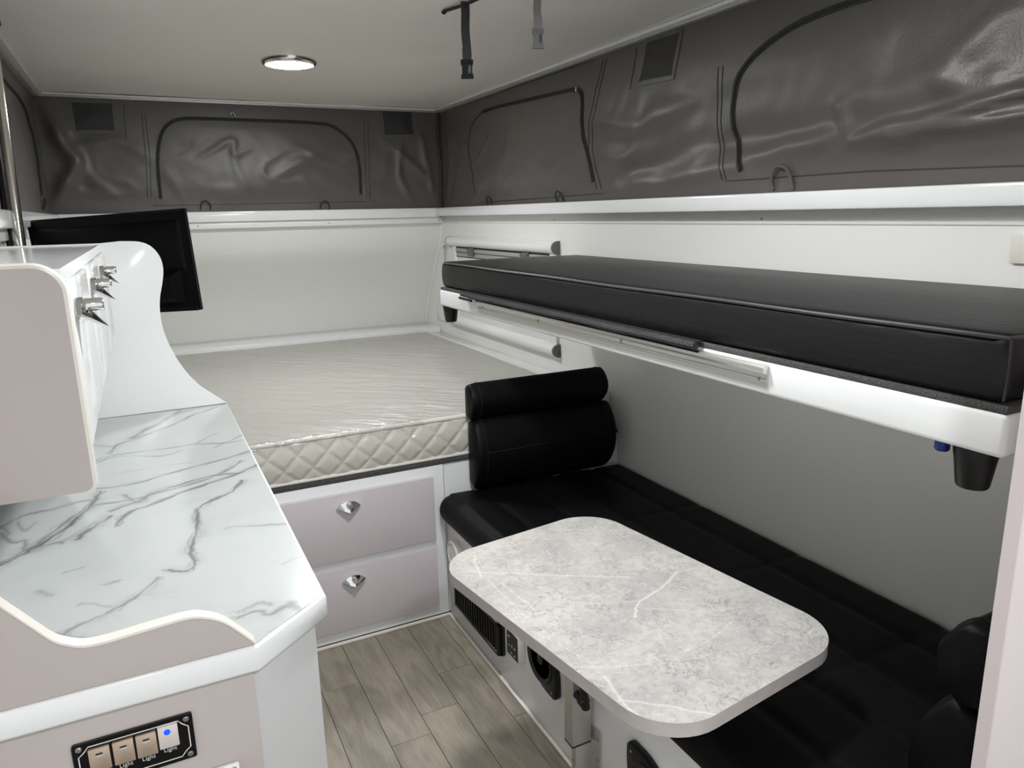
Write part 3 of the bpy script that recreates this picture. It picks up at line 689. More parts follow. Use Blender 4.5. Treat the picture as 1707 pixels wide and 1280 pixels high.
# sail track with screws, net roll clipped over it
ya, yb = B(1276, 630, 0, XK-.008)[1], B(795, 510, 0, XK-.008)[1]
tr = thing('sail_track', 'aluminium sail track screwed to the bunk front rail', 'track', (XK-.005, (ya+yb)/2, 1.165))
prof_t = [(XK-.0005, 1.166), (XK-.004, 1.166), (XK-.004, 1.176), (XK-.006, 1.178), (XK-.006, 1.181), (XK-.004, 1.183), (XK-.004, 1.191), (XK-.012, 1.194), (XK-.015, 1.199), (XK-.014, 1.205), (XK-.009, 1.209), (XK-.0005, 1.209)]
build(MB().prism(prof_t, 1, ya, yb), 'track', 'alu', tr, angle=20)
for px, py in ((803, 514), (896, 539), (1034, 573), (1265, 628)):
    p = B(px, py, 0, XK-.006); place('screw', SCREW_NX, (XK-.004, min(max(p[1], ya+.012), yb-.012), 1.187 if px < 1200 else 1.180), tr)
na, nb = B(1160, 583, 0, XK-.016)[1], B(770, 492, 0, XK-.016)[1]
nt = thing('net_strip', 'rolled black mesh safety net clipped along the top of the sail track', 'net', (XK-.016, (na+nb)/2, 1.2))
path = [(XK-.017-.003*math.sin(k*1.3), na+(nb-na)*k/24, 1.2190+.0010*math.sin(k*.8)) for k in range(25)]
build(MB().tube(path, [.0085]*25, 8), 'roll', 'web', nt)
build(MB().prism([(XK-.013, 1.2105), (XK-.023, 1.216), (XK-.019, 1.230), (XK+.003, 1.2295), (XK+.002, 1.2265), (XK-.014, 1.2245)], 1, na, nb), 'mesh_band', 'mesh', nt)
build(MB().tube([(XK-.0235, nb-.10, 1.205), (XK-.0235, nb+.004, 1.206)], .005, 8), 'rolled_end', 'black', nt)
# mattress of the bunk
bm_t = thing('bunk_mattress', 'thin black vinyl mattress lying on the bunk', 'mattress', (1.35, 1.6, ZK1+.014))
BX0, BX1, BY0, BY1, BZ0, BZ1 = 1.050, 1.668, .578, 2.708, ZK1+.0105, 1.322
def bunk_mat():
    bm = bmesh.new(); bmesh.ops.create_cube(bm, size=1)
    for v in bm.verts: v.co = Vector(((BX0+BX1)/2+v.co.x*(BX1-BX0), (BY0+BY1)/2+v.co.y*(BY1-BY0), (BZ0+BZ1)/2+v.co.z*(BZ1-BZ0)))
    bmesh.ops.bevel(bm, geom=bm.edges[:], offset=.014, segments=3, profile=.5, affect='EDGES')
    bmesh.ops.subdivide_edges(bm, edges=[e for e in bm.edges if e.calc_length() > .5], cuts=24, use_grid_fill=True)
    bmesh.ops.subdivide_edges(bm, edges=[e for e in bm.edges if .05 < e.calc_length() < .09 and abs(e.verts[0].co.z-e.verts[1].co.z) > .04], cuts=4, use_grid_fill=True)
    for v in bm.verts:
        x, y, z = v.co; t = (z-BZ0)/(BZ1-BZ0); k = math.sin(math.pi*max(0, min(1, t)))
        if x < BX0+.02: v.co.x -= .006*k + .0016*noise.noise(Vector((y*22, z*4, 1)))*k
        if y < BY0+.02: v.co.y -= .006*k
        if z > BZ1-.004: v.co.z += .006*math.sin(math.pi*max(0, min(1, (x-BX0)/(BX1-BX0))))*math.sin(math.pi*max(0, min(1, (y-BY0)/(BY1-BY0))))**.3 + .0012*noise.noise(Vector((x*6, y*2.5, 4)))
    bm.verts.index_update()
    mb = MB().add([v.co for v in bm.verts], [[v.index for v in f.verts] for f in bm.faces]); bm.free(); return mb
build(bunk_mat(), 'cover', 'vinyl', bm_t, angle=60)
zz = BZ1-.004
build(MB().tube([(BX0+.004, BY1-.02, zz)]+[(BX0-.0015, BY1-.03-(BY1-BY0-.06)*k/20, zz+.0008*math.sin(k)) for k in range(21)]+[(BX0+.004, BY0+.006, zz), (BX0+.03, BY0-.001, zz), (BX1-.02, BY0-.001, zz)], .0035, 6), 'edge_piping', 'piping', bm_t)
build(MB().tube([(BX0+.001, BY0+.001, BZ0+.006), (BX0-.001, BY0-.001, (BZ0+BZ1)/2), (BX0+.001, BY0+.001, BZ1-.006)], .0022, 6), 'corner_seam', 'seam', bm_t)

# ================================================================== DINETTE BENCH
bn = thing('dinette_bench', 'white bench box along the side wall with a black seat', 'bench', (1.3, 1.45, 0))
ZS0 = .395
build(MB().box(XB, XR-.004, .52, YD-.003, .001, ZS0, bev=.003), 'bench_box', 'frame', bn)
# seat cushion with channels along it and cross seams
seat = thing('seat_cushion', 'long black leatherette seat cushion with stitched channels on the bench', 'cushion', (1.3, 1.45, ZS0))
SX0, SX1, SY0, SY1 = .868, XR-.008, .535, YD-.012
chan = [1.03, 1.19, 1.36, 1.53]; cross = [.98, 1.43, 1.88]
def seat_pt(u, v):
    y = SY0+(SY1-SY0)*v
    # u walks: bottom front -> front curve -> top -> back
    e = max(0., min(1., min(y-SY0, SY1-y)/.035)); e = math.sqrt(1-(1-e)**2)
    if u < .22:
        a = -math.pi/2*.9 + (u/.22)*math.pi*.95; rz = .052
        x = SX0+.05-.05*math.cos(a)*(.4+.6*e); z = ZS0+.052+rz*math.sin(a)*(.5+.5*e)
    else:
        t = (u-.22)/.78; x = SX0+.05+(SX1-SX0-.05)*t; z = ZS0+.052+.052*(.5+.5*e)
        if t > .97: z -= .012*((t-.97)/.03)
        z -= .016*t
        d = min(abs(x-c) for c in chan); z -= .006*math.exp(-(d/.016)**2)
        d = min(abs(y-c) for c in cross); z -= .004*math.exp(-(d/.014)**2)
        z += .006
    return (x, y, z)
mb = MB().grid(seat_pt, 90, 150); build(mb, 'padded_top', 'leather', seat, recalc=False, angle=180)
build(MB().box(SX0+.03, SX1-.005, SY0+.01, SY1-.002, ZS0+.001, ZS0+.07), 'foam_base', 'leather', seat)

def bolster(yb, sgn, x0, x1, label, lean=.0):
    """back cushion: tall lower pad and head roll; sgn=+1 the back is at +y"""
    t = thing('back_cushion', label, 'cushion', ((x0+x1)/2, yb-sgn*.06, .49))
    def prof_(z0, z1, depth, off, k=18):
        pts = []; h = z1-z0
        for i in range(k+1):      # front bulge bottom->top
            a = i/k; d = depth*(math.sin(math.pi*(.06+.88*a)))**.5
            pts.append((yb-sgn*(off+d), z0+h*a))
        for i in range(3): pts.append((yb-sgn*off, z1-.012-(h-.024)*i/2))
        return pts
    def st(a, b): return [(a, .80), (a+.006, .92), (a+.016, .98), (a+.035, 1)]+[(a+(b-a)*k/8, 1) for k in range(1, 8)]+[(b-.035, 1), (b-.016, .98), (b-.006, .92), (b, .80)]
    lo = build(MB().loft(prof_(.502, .774, .105, .004), 0, st(x0, x1+.022)), 'lower_pad', 'leather', t, angle=60)
    hi = build(MB().loft(prof_(.766, .908, .080, 0), 0, st(x0-.004, x1)), 'head_roll', 'leather', t, angle=60)
    # seams: rings around each end and a cross seam on the pad
    for pr, par, a, b in ((prof_(.502, .774, .106, .004), lo, x0+.036, x1-.014), (prof_(.766, .908, .081, 0), hi, x0+.032, x1-.036)):
        for xx in (a, b): build(MB().tube([(xx, p[0], p[1]) for p in pr], .0022, 6, caps=False), 'end_seam', 'leather_seam', par)
    d = .105*math.sin(math.pi*(.06+.88*.58))**.5
    build(MB().tube([(x0+.04, yb-sgn*(.004+d-.001), .502+.272*.58), (x1-.034, yb-sgn*(.004+d-.001), .502+.272*.58)], .0024, 6), 'cross_seam', 'leather_seam', lo)
    return t
bolster(YD-.002, 1, 1.000, 1.575, 'black leatherette back cushion with head roll leaning on the bed side')
bolster(.526, -1, 1.010, 1.575, 'black leatherette back cushion with head roll leaning on the tall partition panel')

# things on the bench front
def on_bench(name, label, cat, y, z): return thing(name, label, cat, (XB, y, z))
# round air outlet
o = on_bench('air_outlet', 'round cream ribbed vent on the bench front beside the drawers', 'vent', 2.295, .25)
build(MB().lathe([(.050, 0), (.050, .022), (.046, .027), (.040, .027), (.039, .022), (.002, .022)], (XB, 2.295, .302), (-1, 0, 0), 28), 'ring', 'cream', o)
for k in range(-4, 5):
    hh = math.sqrt(max(0, .037**2-(k*.0085)**2))
    build(MB().box(XB-.026, XB-.021, 2.295+k*.0085-.0022, 2.295+k*.0085+.0022, .302-hh, .302+hh), 'rib', 'cream', o)
# black heater grille
o = on_bench('heater_grille', 'black slatted rectangular grille low on the bench front', 'grille', 2.14, .07)
gy0, gy1, gz0, gz1 = 1.918, 2.305, .092, .225
build(MB().prism(rrect((gy0+gy1)/2, (gz0+gz1)/2, gy1-gy0, gz1-gz0, .018), 0, XB-.010, XB), 'backplate', 'black', o)
fr = MB()
fr.box(XB-.024, XB-.009, gy0+.008, gy1-.008, gz1-.022, gz1-.006, bev=.004).box(XB-.024, XB-.009, gy0+.008, gy1-.008, gz0+.006, gz0+.018, bev=.004).box(XB-.024, XB-.009, gy0+.008, gy0+.022, gz0+.006, gz1-.006, bev=.004).box(XB-.024, XB-.009, gy1-.022, gy1-.008, gz0+.006, gz1-.006, bev=.004)
build(fr, 'surround', 'black', o)
for k in range(16):
    yy = gy0+.036+k*(gy1-gy0-.072)/15
    build(MB().box(XB-.021, XB-.009, yy-.004, yy+.004, gz0+.016, gz1-.02, bev=.0015, seg=1), 'slat', 'black', o)
# controller
cy0, cy1 = 1.776, 1.856
cz = .158
o = on_bench('heater_controller', 'square cream wall controller with dark touch screen beside the black grille', 'controller', (cy0+cy1)/2, cz)
build(MB().box(XB-.024, XB, cy0, cy1, cz, cz+.090, bev=.003), 'housing', 'cream', o)
f = build(MB().box(XB-.026, XB-.0235, cy0+.004, cy1-.004, cz+.004, cz+.086, bev=.001, seg=1), 'screen', 'screen', o)
for (dy, dz, w, h) in ((.082, .082, .014, .014), (.03, .05, .012, .012), (.055, .05, .010, .014), (.08, .045, .010, .010), (.03, .02, .012, .010), (.06, .02, .010, .010)):
    dy *= (cy1-cy0)/.108; dz *= .82
    build(MB().prism(rrect(cy0+dy, cz+dz, w*.7, h*.5, .002, 3), 0, XB-.0268, XB-.0255), 'icon', 'lgrey' if dz < .08 else 'grey', f)
# leaf-shaped speakers
def speaker(y0, y1, z0, z1, label):
    o = on_bench('speaker', label, 'speaker', (y0+y1)/2, z0)
    def leaf(ins):
        a, b, c, d = y0+ins, y1-ins, z0+ins, z1-ins; R_ = (b-a)*.72; r_ = .018; out = []
        for cx, cz_, rr, a0 in ((b-r_, d-r_, r_, 0), (a+R_, d-R_, R_, 90), (a+r_, c+r_, r_, 180), (b-R_, c+R_, R_, 270)):  # tabs at two opposite corners
            for k in range(9): t_ = math.radians(a0+90*k/8); out.append((cx+rr*math.cos(t_), cz_+rr*math.sin(t_)))
        return out
    build(MB().prism(leaf(0), 0, XB-.020, XB, bev=.005), 'bezel', 'black', o)
    c = ((y0+y1)/2, (z0+z1)/2); r = (y1-y0)*.40
    build(MB().lathe([(r, 0), (r, .004), (r*.95, .006), (r*.9, .002), (r*.5, -.006), (r*.25, -.008), (r*.22, .001), (.002, .004)], (XB-.020, *c), (-1, 0, 0), 32), 'cone', 'seam', o)
    for sy, sz in ((y1-.02, z1-.02), (y0+.02, z0+.02)): place('screw', SCREW_NX, (XB-.020, sy, sz), o)
speaker(1.560, 1.735, .165, .340, 'black leaf-shaped speaker on the bench front beside the cream controller')
speaker(1.05, 1.225, .115, .29, 'black leaf-shaped speaker on the bench front beyond the table leg')

# ================================================================== TABLE
tb = thing('dinette_table', 'grey speckled stone-look table with rounded corners on an aluminium side post', 'table', (.872, 1.237, .05))
TW, TL, TA, TC, TZ, TT = .522, .80, math.radians(7.8), (.876, 1.242), .66, .028
def tloc(a, b, z):   # a across (+ towards wall), b along (+ towards bed)
    return (TC[0]+a*math.cos(TA)-b*math.sin(TA), TC[1]+a*math.sin(TA)+b*math.cos(TA), z)
tv = [Bs2 for Bs2 in ()]
def inv(x, y):
    dx, dy = x-TC[0], y-TC[1]; return (dx*math.cos(TA)+dy*math.sin(TA), -dx*math.sin(TA)+dy*math.cos(TA))
rr_ = .115
def half_w(b):
    d = abs(b)-(TL/2-rr_)
    return TW/2 if d <= 0 else TW/2-rr_+math.sqrt(max(0, rr_**2-d*d))
nb_, na_ = 230, 150
bl = [TL/2*math.sin(math.pi*(i/nb_-.5)) if False else -TL/2+TL*i/nb_ for i in range(nb_+1)]
# finer rows near the rounded ends
bl = sorted(set([round(-TL/2+TL*i/nb_, 5) for i in range(nb_+1)]+[round(s_*(TL/2-.0005*k*k*.5), 5) for k in range(8) for s_ in (-1, 1)]))
mb = MB(); vs = []; loc = []
for b in bl:
    hw = half_w(b)
    for i in range(na_+1):
        a_ = -hw+2*hw*i/na_; vs.append(tloc(a_, b, TZ)); loc.append((a_, b))
k = na_+1
mb.add(vs, [[j*k+i, j*k+i+1, (j+1)*k+i+1, (j+1)*k+i] for j in range(len(bl)-1) for i in range(na_)])
top = build(mb, 'table_top', 'table', tb, recalc=False, angle=180)
loc = np.array(loc)
px_lines = [([(765, 952), (880, 957), (1000, 961), (1060, 962)], .0012, .8), ([(790, 925), (802, 962)], .0013, .8), ([(812, 965), (850, 1003), (880, 1030)], .0011, .6), ([(838, 972), (860, 992), (890, 1015)], .0012, .6),
            ([(1126, 955), (1105, 978), (1068, 1003), (1060, 1018), (1058, 1030)], .0016, .95), ([(940, 1003), (1000, 1005), (1060, 1002)], .0010, .55), ([(870, 988), (910, 992)], .001, .5), ([(1065, 1013), (1180, 1019), (1235, 1012)], .0010, .6),
            ([(960, 1112), (1040, 1110), (1085, 1106)], .0012, .6), ([(1008, 1127), (1035, 1165), (1075, 1205)], .0013, .75), ([(1030, 1166), (1100, 1175), (1225, 1198)], .0013, .75), ([(1218, 1037), (1180, 1068), (1135, 1088)], .0011, .65), ([(905, 1060), (980, 1100)], .001, .35), ([(1000, 870), (1090, 882)], .0009, .3), ([(890, 882), (1060, 883)], .0010, .5), ([(1240, 1090), (1330, 1060)], .0009, .3)]
vv = np.zeros(len(loc)); rng = np.random.default_rng(3)
for pl, w, s_ in px_lines:
    P_ = [B(x, y, 2, TZ) for x, y in pl]; P_ = [np.array(inv(p[0], p[1])) for p in spline([p[:2] for p in P_], 5)] if False else [np.array(inv(*p)) for p in spline([p[:2] for p in P_], 5)]
    P_ = [p+rng.normal(0, .0012, 2) for p in P_]
    vv = np.maximum(vv, .95*s_*np.exp(-(polydist(loc, P_)/(w*1.25))**2))
at_ = top.data.attributes.new('vein', 'FLOAT', 'POINT'); at_.data.foreach_set('value', vv.astype(np.float32))
outl = []
for cx, cy, a0 in ((TW/2-rr_, TL/2-rr_, 0), (-TW/2+rr_, TL/2-rr_, 90), (-TW/2+rr_, -TL/2+rr_, 180), (TW/2-rr_, -TL/2+rr_, 270)):
    for kk in range(11): t_ = math.radians(a0+9*kk); outl.append(tloc(cx+rr_*math.cos(t_), cy+rr_*math.sin(t_), 0)[:2])
build(MB().prism(outl, 2, TZ-TT, TZ-.0004), 'edge_band', 'table_edge', tb)
# post and wall slide
PY0, PY1, PX0 = 1.386, 1.428, .838
build(MB().box(PX0, XB-.012, PY0, PY1, .166, TZ-TT, bev=.004), 'post', 'alu_sat', tb)
build(MB().box(PX0+.001, XB-.013, PY0+.001, PY1-.001, .162, .167), 'post_cap', 'seam', tb)
build(MB().box(PX0+.01, XB-.014, PY0+.008, PY1-.008, TZ-TT-.012, TZ-TT, bev=.002).box(.74, 1.0, PY0-.03, PY1+.03, TZ-TT-.006, TZ-TT, bev=.002), 'mount_plate', 'alu_sat', tb)
lv = build(MB().lathe([(.011, 0), (.011, .020), (.015, .024), (.015, .038), (.010, .042)], (.852, PY0, .318), (0, -1, 0), 18), 'clamp_knob', 'black', tb)
build(MB().tube([(.858, PY0-.032, .298), (.853, PY0-.034, .33), (.846, PY0-.036, .368)], [.0115, .011, .010], 12), 'lever', 'black', lv)
sl = build(MB().box(PX0+.016, XB-.001, PY0+.010, PY1-.010, .03, .163, bev=.002), 'inner_slide', 'alu_sat', tb)
br = build(MB().box(XB-.006, XB-.0005, PY0-.03, PY1+.03, .03, .205, bev=.0015), 'wall_bracket', 'alu_sat', tb)
for zz in (.18, .12, .06):
    for yy in (PY0-.02, PY1+.02): place('screw', SCREW_NX, (XB-.006, yy, zz), br)
place('screw', SCREW_NX, (PX0+.016, PY0+.02, .11), sl)

# ================================================================== KITCHEN UNIT
kb = thing('kitchen_cabinet', 'white kitchen base cabinet with a chamfered corner under the marble worktop', 'cabinet', (-.1, 1.7, 0))
WX, WY = .2, .984
outb = [(XL+.004, 1.003), (.076, 1.003), (.178, 1.078), (.178, 2.398), (XL+.004, 2.398)]
build(MB().prism(outb, 2, .0, ZW-.042, bev=.002), 'carcass', 'carcass', kb)
build(MB().box(XL+.006, .074, .997, 1.0035, .10, ZW-.044, bev=.001), 'end_panel', 'pink', kb)
wt = thing('worktop', 'white marble-look worktop with grey veins and a chamfered corner', 'worktop', (-.1, 1.7, ZW-.04))
YWE = 2.49
chx = .082; chy = 1.082
# lip slab
outw = [(XL+.004, WY), (chx, WY), (WX, chy), (WX, YWE), (XL+.004, YWE)]
build(MB().prism(outw, 2, ZW-.042, ZW-.001, bev=.005), 'edge_lip', 'white', wt, angle=50)
ins = .006
def xr_at(y):
    y_ = y
    if y_ < chy: return chx-ins+(WX-chx)*(y_-WY)/(chy-WY)
    return WX-ins
rows = np.linspace(WY+ins, YWE-.001, 560); ncol = 200; vs = []; P2 = []
for y in rows:
    xr = xr_at(y)
    for x in np.linspace(XL+.006, xr, ncol+1): vs.append((x, y, ZW)); P2.append((x, y))
k = ncol+1
mb = MB(); mb.add(vs, [[j*k+i, j*k+i+1, (j+1)*k+i+1, (j+1)*k+i] for j in range(len(rows)-1) for i in range(ncol)])
su = build(mb, 'marble_surface', 'marble', wt, recalc=False, angle=180)
P2 = np.array(P2)
# vein tracks traced on the worktop: (pixels, width m, strength)
VE = [([(0, 942), (45, 920), (75, 903), (110, 880), (135, 858), (155, 838), (168, 818)], .0030, .75), ([(0, 938), (60, 908), (110, 870), (150, 845), (200, 836), (240, 828)], .0022, .6), ([(40, 925), (90, 905), (105, 905)], .0022, .5),
      ([(128, 900), (140, 888), (165, 873), (185, 860)], .0026, .7), ([(192, 878), (205, 862), (225, 850), (260, 838), (300, 822), (345, 806), (395, 790), (428, 775)], .0028, .7), ([(185, 852), (215, 840), (230, 836), (260, 820), (310, 805), (360, 792), (400, 788)], .0025, .65),
      ([(208, 824), (232, 838), (250, 825), (290, 815), (345, 798), (385, 780), (402, 768)], .0024, .6), ([(155, 815), (185, 812), (230, 805), (285, 788), (335, 775), (385, 762), (425, 748)], .0020, .65), ([(152, 771), (185, 760), (240, 752), (275, 748), (320, 741), (375, 738), (408, 733)], .0018, .6),
      ([(152, 775), (190, 762), (235, 760), (270, 760), (300, 752)], .0018, .5), ([(182, 756), (195, 742), (215, 735), (255, 720), (295, 705), (320, 692), (345, 684), (380, 671)], .0020, .7), ([(222, 730), (240, 718), (270, 703), (295, 687)], .0055, .62), ([(255, 712), (285, 694), (300, 684)], .0060, .5),
      ([(325, 740), (360, 722)], .0015, .35), ([(360, 745), (410, 722)], .0015, .4), ([(405, 800), (385, 820), (350, 835), (332, 848), (328, 870), (326, 890), (318, 915), (322, 930), (325, 943), (308, 952), (280, 950)], .0024, .72),
      ([(375, 882), (395, 877), (440, 876), (482, 872)], .0018, .42), ([(0, 880), (20, 868), (45, 858), (80, 850), (140, 835), (165, 832)], .0020, .55), ([(0, 888), (10, 898), (25, 905), (42, 900), (40, 915)], .0022, .5), ([(0, 898), (14, 890), (5, 880)], .0030, .4),
      ([(265, 962), (240, 985), (205, 1008), (160, 1030), (120, 1048), (100, 1062)], .0020, .5), ([(125, 1010), (150, 1005), (185, 1012)], .0020, .3), ([(175, 975), (195, 968)], .0020, .4), ([(65, 985), (85, 992)], .0030, .3), ([(95, 1055), (125, 1062), (165, 1065)], .0022, .4),
      ([(395, 1030), (430, 1018), (450, 1025), (478, 1010), (505, 1015), (512, 1018)], .0032, .5), ([(395, 1022), (430, 1006), (452, 1008)], .0022, .35), ([(485, 1005), (500, 1016), (512, 1014)], .0040, .5), ([(460, 1052), (475, 1045), (485, 1046)], .0030, .35), ([(525, 985), (535, 978)], .003, .35),
      ([(470, 940), (505, 925)], .0015, .25), ([(105, 955), (140, 945)], .0015, .25), ([(60, 870), (40, 885), (30, 870)], .0018, .35), ([(160, 870), (120, 895), (95, 905)], .0030, .3), ([(130, 745), (150, 742), (185, 745)], .002, .4), ([(190, 790), (250, 780), (320, 770)], .0012, .3)]
vv = np.zeros(len(P2))
for pl, w, s_ in VE:
    base_ = spline([B(x, y, 2, ZW)[:2] for x, y in pl], 6)
    strands = [(0, 1, 1)]+([(.007, .5, .62), (-.009, .42, .5)] if w >= .002 else [])
    for off, kw, ks in strands:
        ph = rng.uniform(0, 6.3)
        P_ = [p+np.array([off, -off*.6])*math.sin(ph+i*.45)+rng.normal(0, .0013, 2) for i, p in enumerate(base_)]
        d = polydist(P2, P_)
        wl_ = w*kw*1.75*(.45+.9*(.5+.5*np.sin(P2[:, 0]*61+P2[:, 1]*37+w*9000+ph)))
        vv = np.maximum(vv, ks*s_*np.exp(-(d/wl_)**2))
    vv = np.maximum(vv, .24*s_*np.exp(-(d/(w*5.5))**2)*(.5+.5*np.sin(P2[:, 0]*23-P2[:, 1]*17+w*5000)))
at_ = su.data.attributes.new('vein', 'FLOAT', 'POINT'); at_.data.foreach_set('value', np.clip(vv, 0, 1).astype(np.float32))

# wavy upstand on the near edge
sp = thing('splash_panel', 'low wavy taupe upstand standing on the near worktop edge', 'panel', (-.12, .99, ZW))
crv = [(p[0], p[2]) for p in (B(x, y, 1, .99) for x, y in ((-60, 965), (0, 1008), (60, 1048), (88, 1066), (110, 1073), (140, 1076), (180, 1068), (240, 1050), (310, 1030), (345, 1029), (375, 1037), (405, 1056), (426, 1077)))]
crv[-1] = (crv[-1][0], ZW+.001); crv = [(XL+.006, crv[0][1]+.05)]+crv
cs = spline(crv, 6); cs = [(p[0], max(p[1], ZW+.001)) for p in cs]
build(MB().prism([(XL+.006, ZW-.0005)]+cs, 1, .986, 1.001), 'board', 'pink', sp)
build(MB().ribbon([(p[0], .9935, p[1]) for p in cs], (0, 0, 1), .019, .0035), 'edging', 'cream', sp)

# upper shelf cabinet on the worktop
uc = thing('shelf_cabinet', 'white gloss shelf cabinet with three latched flap doors above the worktop', 'cabinet', (-.24, 2.14, ZW))
XC, YN, YE = -.092, 1.15, 2.474
Z1n, Z1f, ZM, ZE = 1.443, 1.440, 1.185, 1.128
# near end panel
pr = [(XL+.005, ZE)]+[(XC-.017+.012*math.cos(math.radians(a)), ZE+.012+.012*math.sin(math.radians(a))) for a in range(-90, 1, 15)]+[(XC-.005-.035+.035*math.cos(math.radians(a)), Z1n-.035+.035*math.sin(math.radians(a))) for a in range(0, 91, 10)]+[(XL+.005, Z1n)]
build(MB().prism(pr, 1, YN, YN+.016), 'end_panel', 'pink', uc)
build(MB().ribbon([(p[0], YN+.008, p[1]) for p in spline(pr[1:], 2)], (.001, 0, 1), .0, .0) if False else MB().tube([(p[0], YN+.0075, p[1]) for p in pr[1:]], .0068, 8), 'end_edging', 'cream', uc)
# far S-shaped end panel
S = [(p[0], p[2]) for p in (B(x, y, 1, YE) for x, y in ((165, 404), (200, 402), (232, 403), (252, 411), (266, 427), (272, 447), (271, 470), (267, 495), (267, 520), (272, 548), (284, 578), (303, 610), (330, 640), (360, 660), (384, 671)))]
S[-1] = (min(S[-1][0], WX-.004), ZW+.001)
Sc = spline(S[1:], 5); Sc = [(p[0], max(p[1], ZW+.001)) for p in Sc]
build(MB().prism([(XL+.005, ZW+.001), (XL+.005, Z1f), (S[0][0], Z1f)]+Sc, 1, YE, YE+.015, bev=.001), 'curved_end_panel', 'white', uc)
# top board (grey gloss), cornice, doors, sloping back panel
def zt(y): return Z1n-.004+(Z1f-Z1n)*(y-YN)/(YE-YN)
mb = MB(); vs = [(x, y, zt(y)+dz) for dz in (-.016, 0) for (x, y) in ((XL+.005, YN+.016), (XC-.014, YN+.016), (XC-.014, YE), (XL+.005, YE))]
mb.add(vs, [(3, 2, 1, 0), (4, 5, 6, 7), (0, 1, 5, 4), (1, 2, 6, 5), (2, 3, 7, 6), (3, 0, 4, 7)]); build(mb, 'top_board', 'white', uc)
mb = MB(); vs = [(x, y, zt(y)+dz) for dz in (-.020, .001) for (x, y) in ((XC-.018, YN+.016), (XC-.006, YN+.016), (XC-.006, YE), (XC-.018, YE))]
mb.add(vs, [(3, 2, 1, 0), (4, 5, 6, 7), (0, 1, 5, 4), (1, 2, 6, 5), (2, 3, 7, 6), (3, 0, 4, 7)]); build(mb, 'cornice', 'white', uc)
dl = (YE-YN-.016)/3
for i in range(3):
    a = YN+.016+dl*i+.002; b = a+dl-.004
    d = build(MB().box(XC-.016, XC, a, b, ZM, zt(a)-.022, bev=.002), 'flap_door', 'white', uc)
    hy = (1.245, 1.672, 2.112)[i]
    place('latch', CN, (XC, hy, 1.372), d)
    place('latch_button', CBt, (XC, hy, 1.372), d)
mb = MB(); vs = [(x, y, z_) for y in (1.86, YE) for x, z_ in ((XC-.004, ZM-.002), (XC-.016, ZM-.002), (XC-.13, ZW+.001), (XC-.112, ZW+.001))]
mb.add(vs, [(0, 1, 2, 3), (7, 6, 5, 4), (0, 4, 5, 1), (1, 5, 6, 2), (2, 6, 7, 3), (3, 7, 4, 0)]); build(mb, 'sloping_panel', 'white', uc)
build(MB().box(XL+.003, XL+.012, YN+.016, YE, ZW+.001, Z1n-.03), 'back_board', 'white', uc)
build(MB().box(XL+.005, XC-.01, YN+.016, YE, ZM-.014, ZM-.002), 'shelf', 'white', uc)
for k_ in range(5):
    t_ = .10+k_*.2; xx = XC-.004-(.108)*t_; zz = ZM-.002-(ZM-ZW)*t_
    build(MB().box(xx-.002, xx+.002, YE-.004, YE-.0003, zz-.010, zz+.004), 'screw_cover', 'seam', uc)

# steel lift pole
pl0, pl1 = B(33, 405, 0, XL+.045), B(3, 190, 0, XL+.045)
po = thing('lift_pole', 'polished steel pop-top lift pole behind the shelf cabinet', 'pole', (pl0[0], pl0[1], ZW))
dv = (pl1-pl0)/(pl1[2]-pl0[2])
pb_, pt_ = pl0+dv*(.66-pl0[2]), pl0+dv*(HC-.03-pl0[2])
build(MB().tube([tuple(pb_), tuple(pt_)], .016, 24), 'tube', 'steel', po)
build(MB().tube([tuple(pb_+np.array([-.028, .03, 0])), tuple(pt_+np.array([-.028, .03, 0]))], .010, 16), 'gas_strut', 'black', po)
build(MB().lathe([(.03, 0), (.03, .012), (.018, .02)], tuple(pb_), (0, 0, 1), 20), 'foot', 'black', po)
build(MB().lathe([(.03, 0), (.03, -.012), (.018, -.02)], (pt_[0], pt_[1], HC-.012), (0, 0, 1), 20), 'head', 'black', po)

# ================================================================== TELEVISION (back towards the kitchen)
TR = B(304, 347, 1, 2.75); TLp = B(41, 368, 1, 3.10); BR = B(328, 517, 1, 2.75)
eu = Vector(TLp-TR); wid = eu.length; eu.normalize()
ev = Vector(BR-TR); ev = (ev-eu*ev.dot(eu)); hei = ev.length; ev.normalize()
en = eu.cross(ev); 
if en.dot(Vector(CAM)-Vector(TR)) < 0: en = -en       # towards the camera: the back of the set
tvt = thing('television', 'black flat television seen from behind beyond the shelf cabinet', 'television', tuple(Vector(BR)+eu*wid/2))
def tvbox(u0, u1, v0, v1, n0, n1, ins=0.0):
    mb = MB(); vs = []
    for n_, i_ in ((n0, 0), (n1, ins)):
        for u_, v_ in ((u0+i_, v0+i_), (u1-i_, v0+i_), (u1-i_, v1-i_), (u0+i_, v1-i_)): vs.append(Vector(TR)+eu*u_+ev*v_+en*n_)
    return mb.add(vs, [(3, 2, 1, 0), (4, 5, 6, 7), (0, 1, 5, 4), (1, 2, 6, 5), (2, 3, 7, 6), (3, 0, 4, 7)])
build(tvbox(0, wid, 0, hei, -.022, -.008), 'front_frame', 'tvgloss', tvt)
build(tvbox(.003, wid-.003, .003, hei-.003, -.008, .002, .004), 'back_shell', 'tvblack', tvt)
build(tvbox(.022, wid-.022, hei*.10, hei*.60, .002, .010, .012), 'back_recess', 'tvblack', tvt)
build(tvbox(.045, wid-.045, hei*.58, hei*.93, .002, .034, .022), 'electronics_housing', 'tvblack', tvt)
build(tvbox(.004, wid-.004, hei*.955, hei, -.020, .006), 'bottom_strip', 'tvgloss', tvt)
build(tvbox(.008, wid-.008, .008, hei-.008, -.0235, -.0215), 'screen', 'screen', tvt)
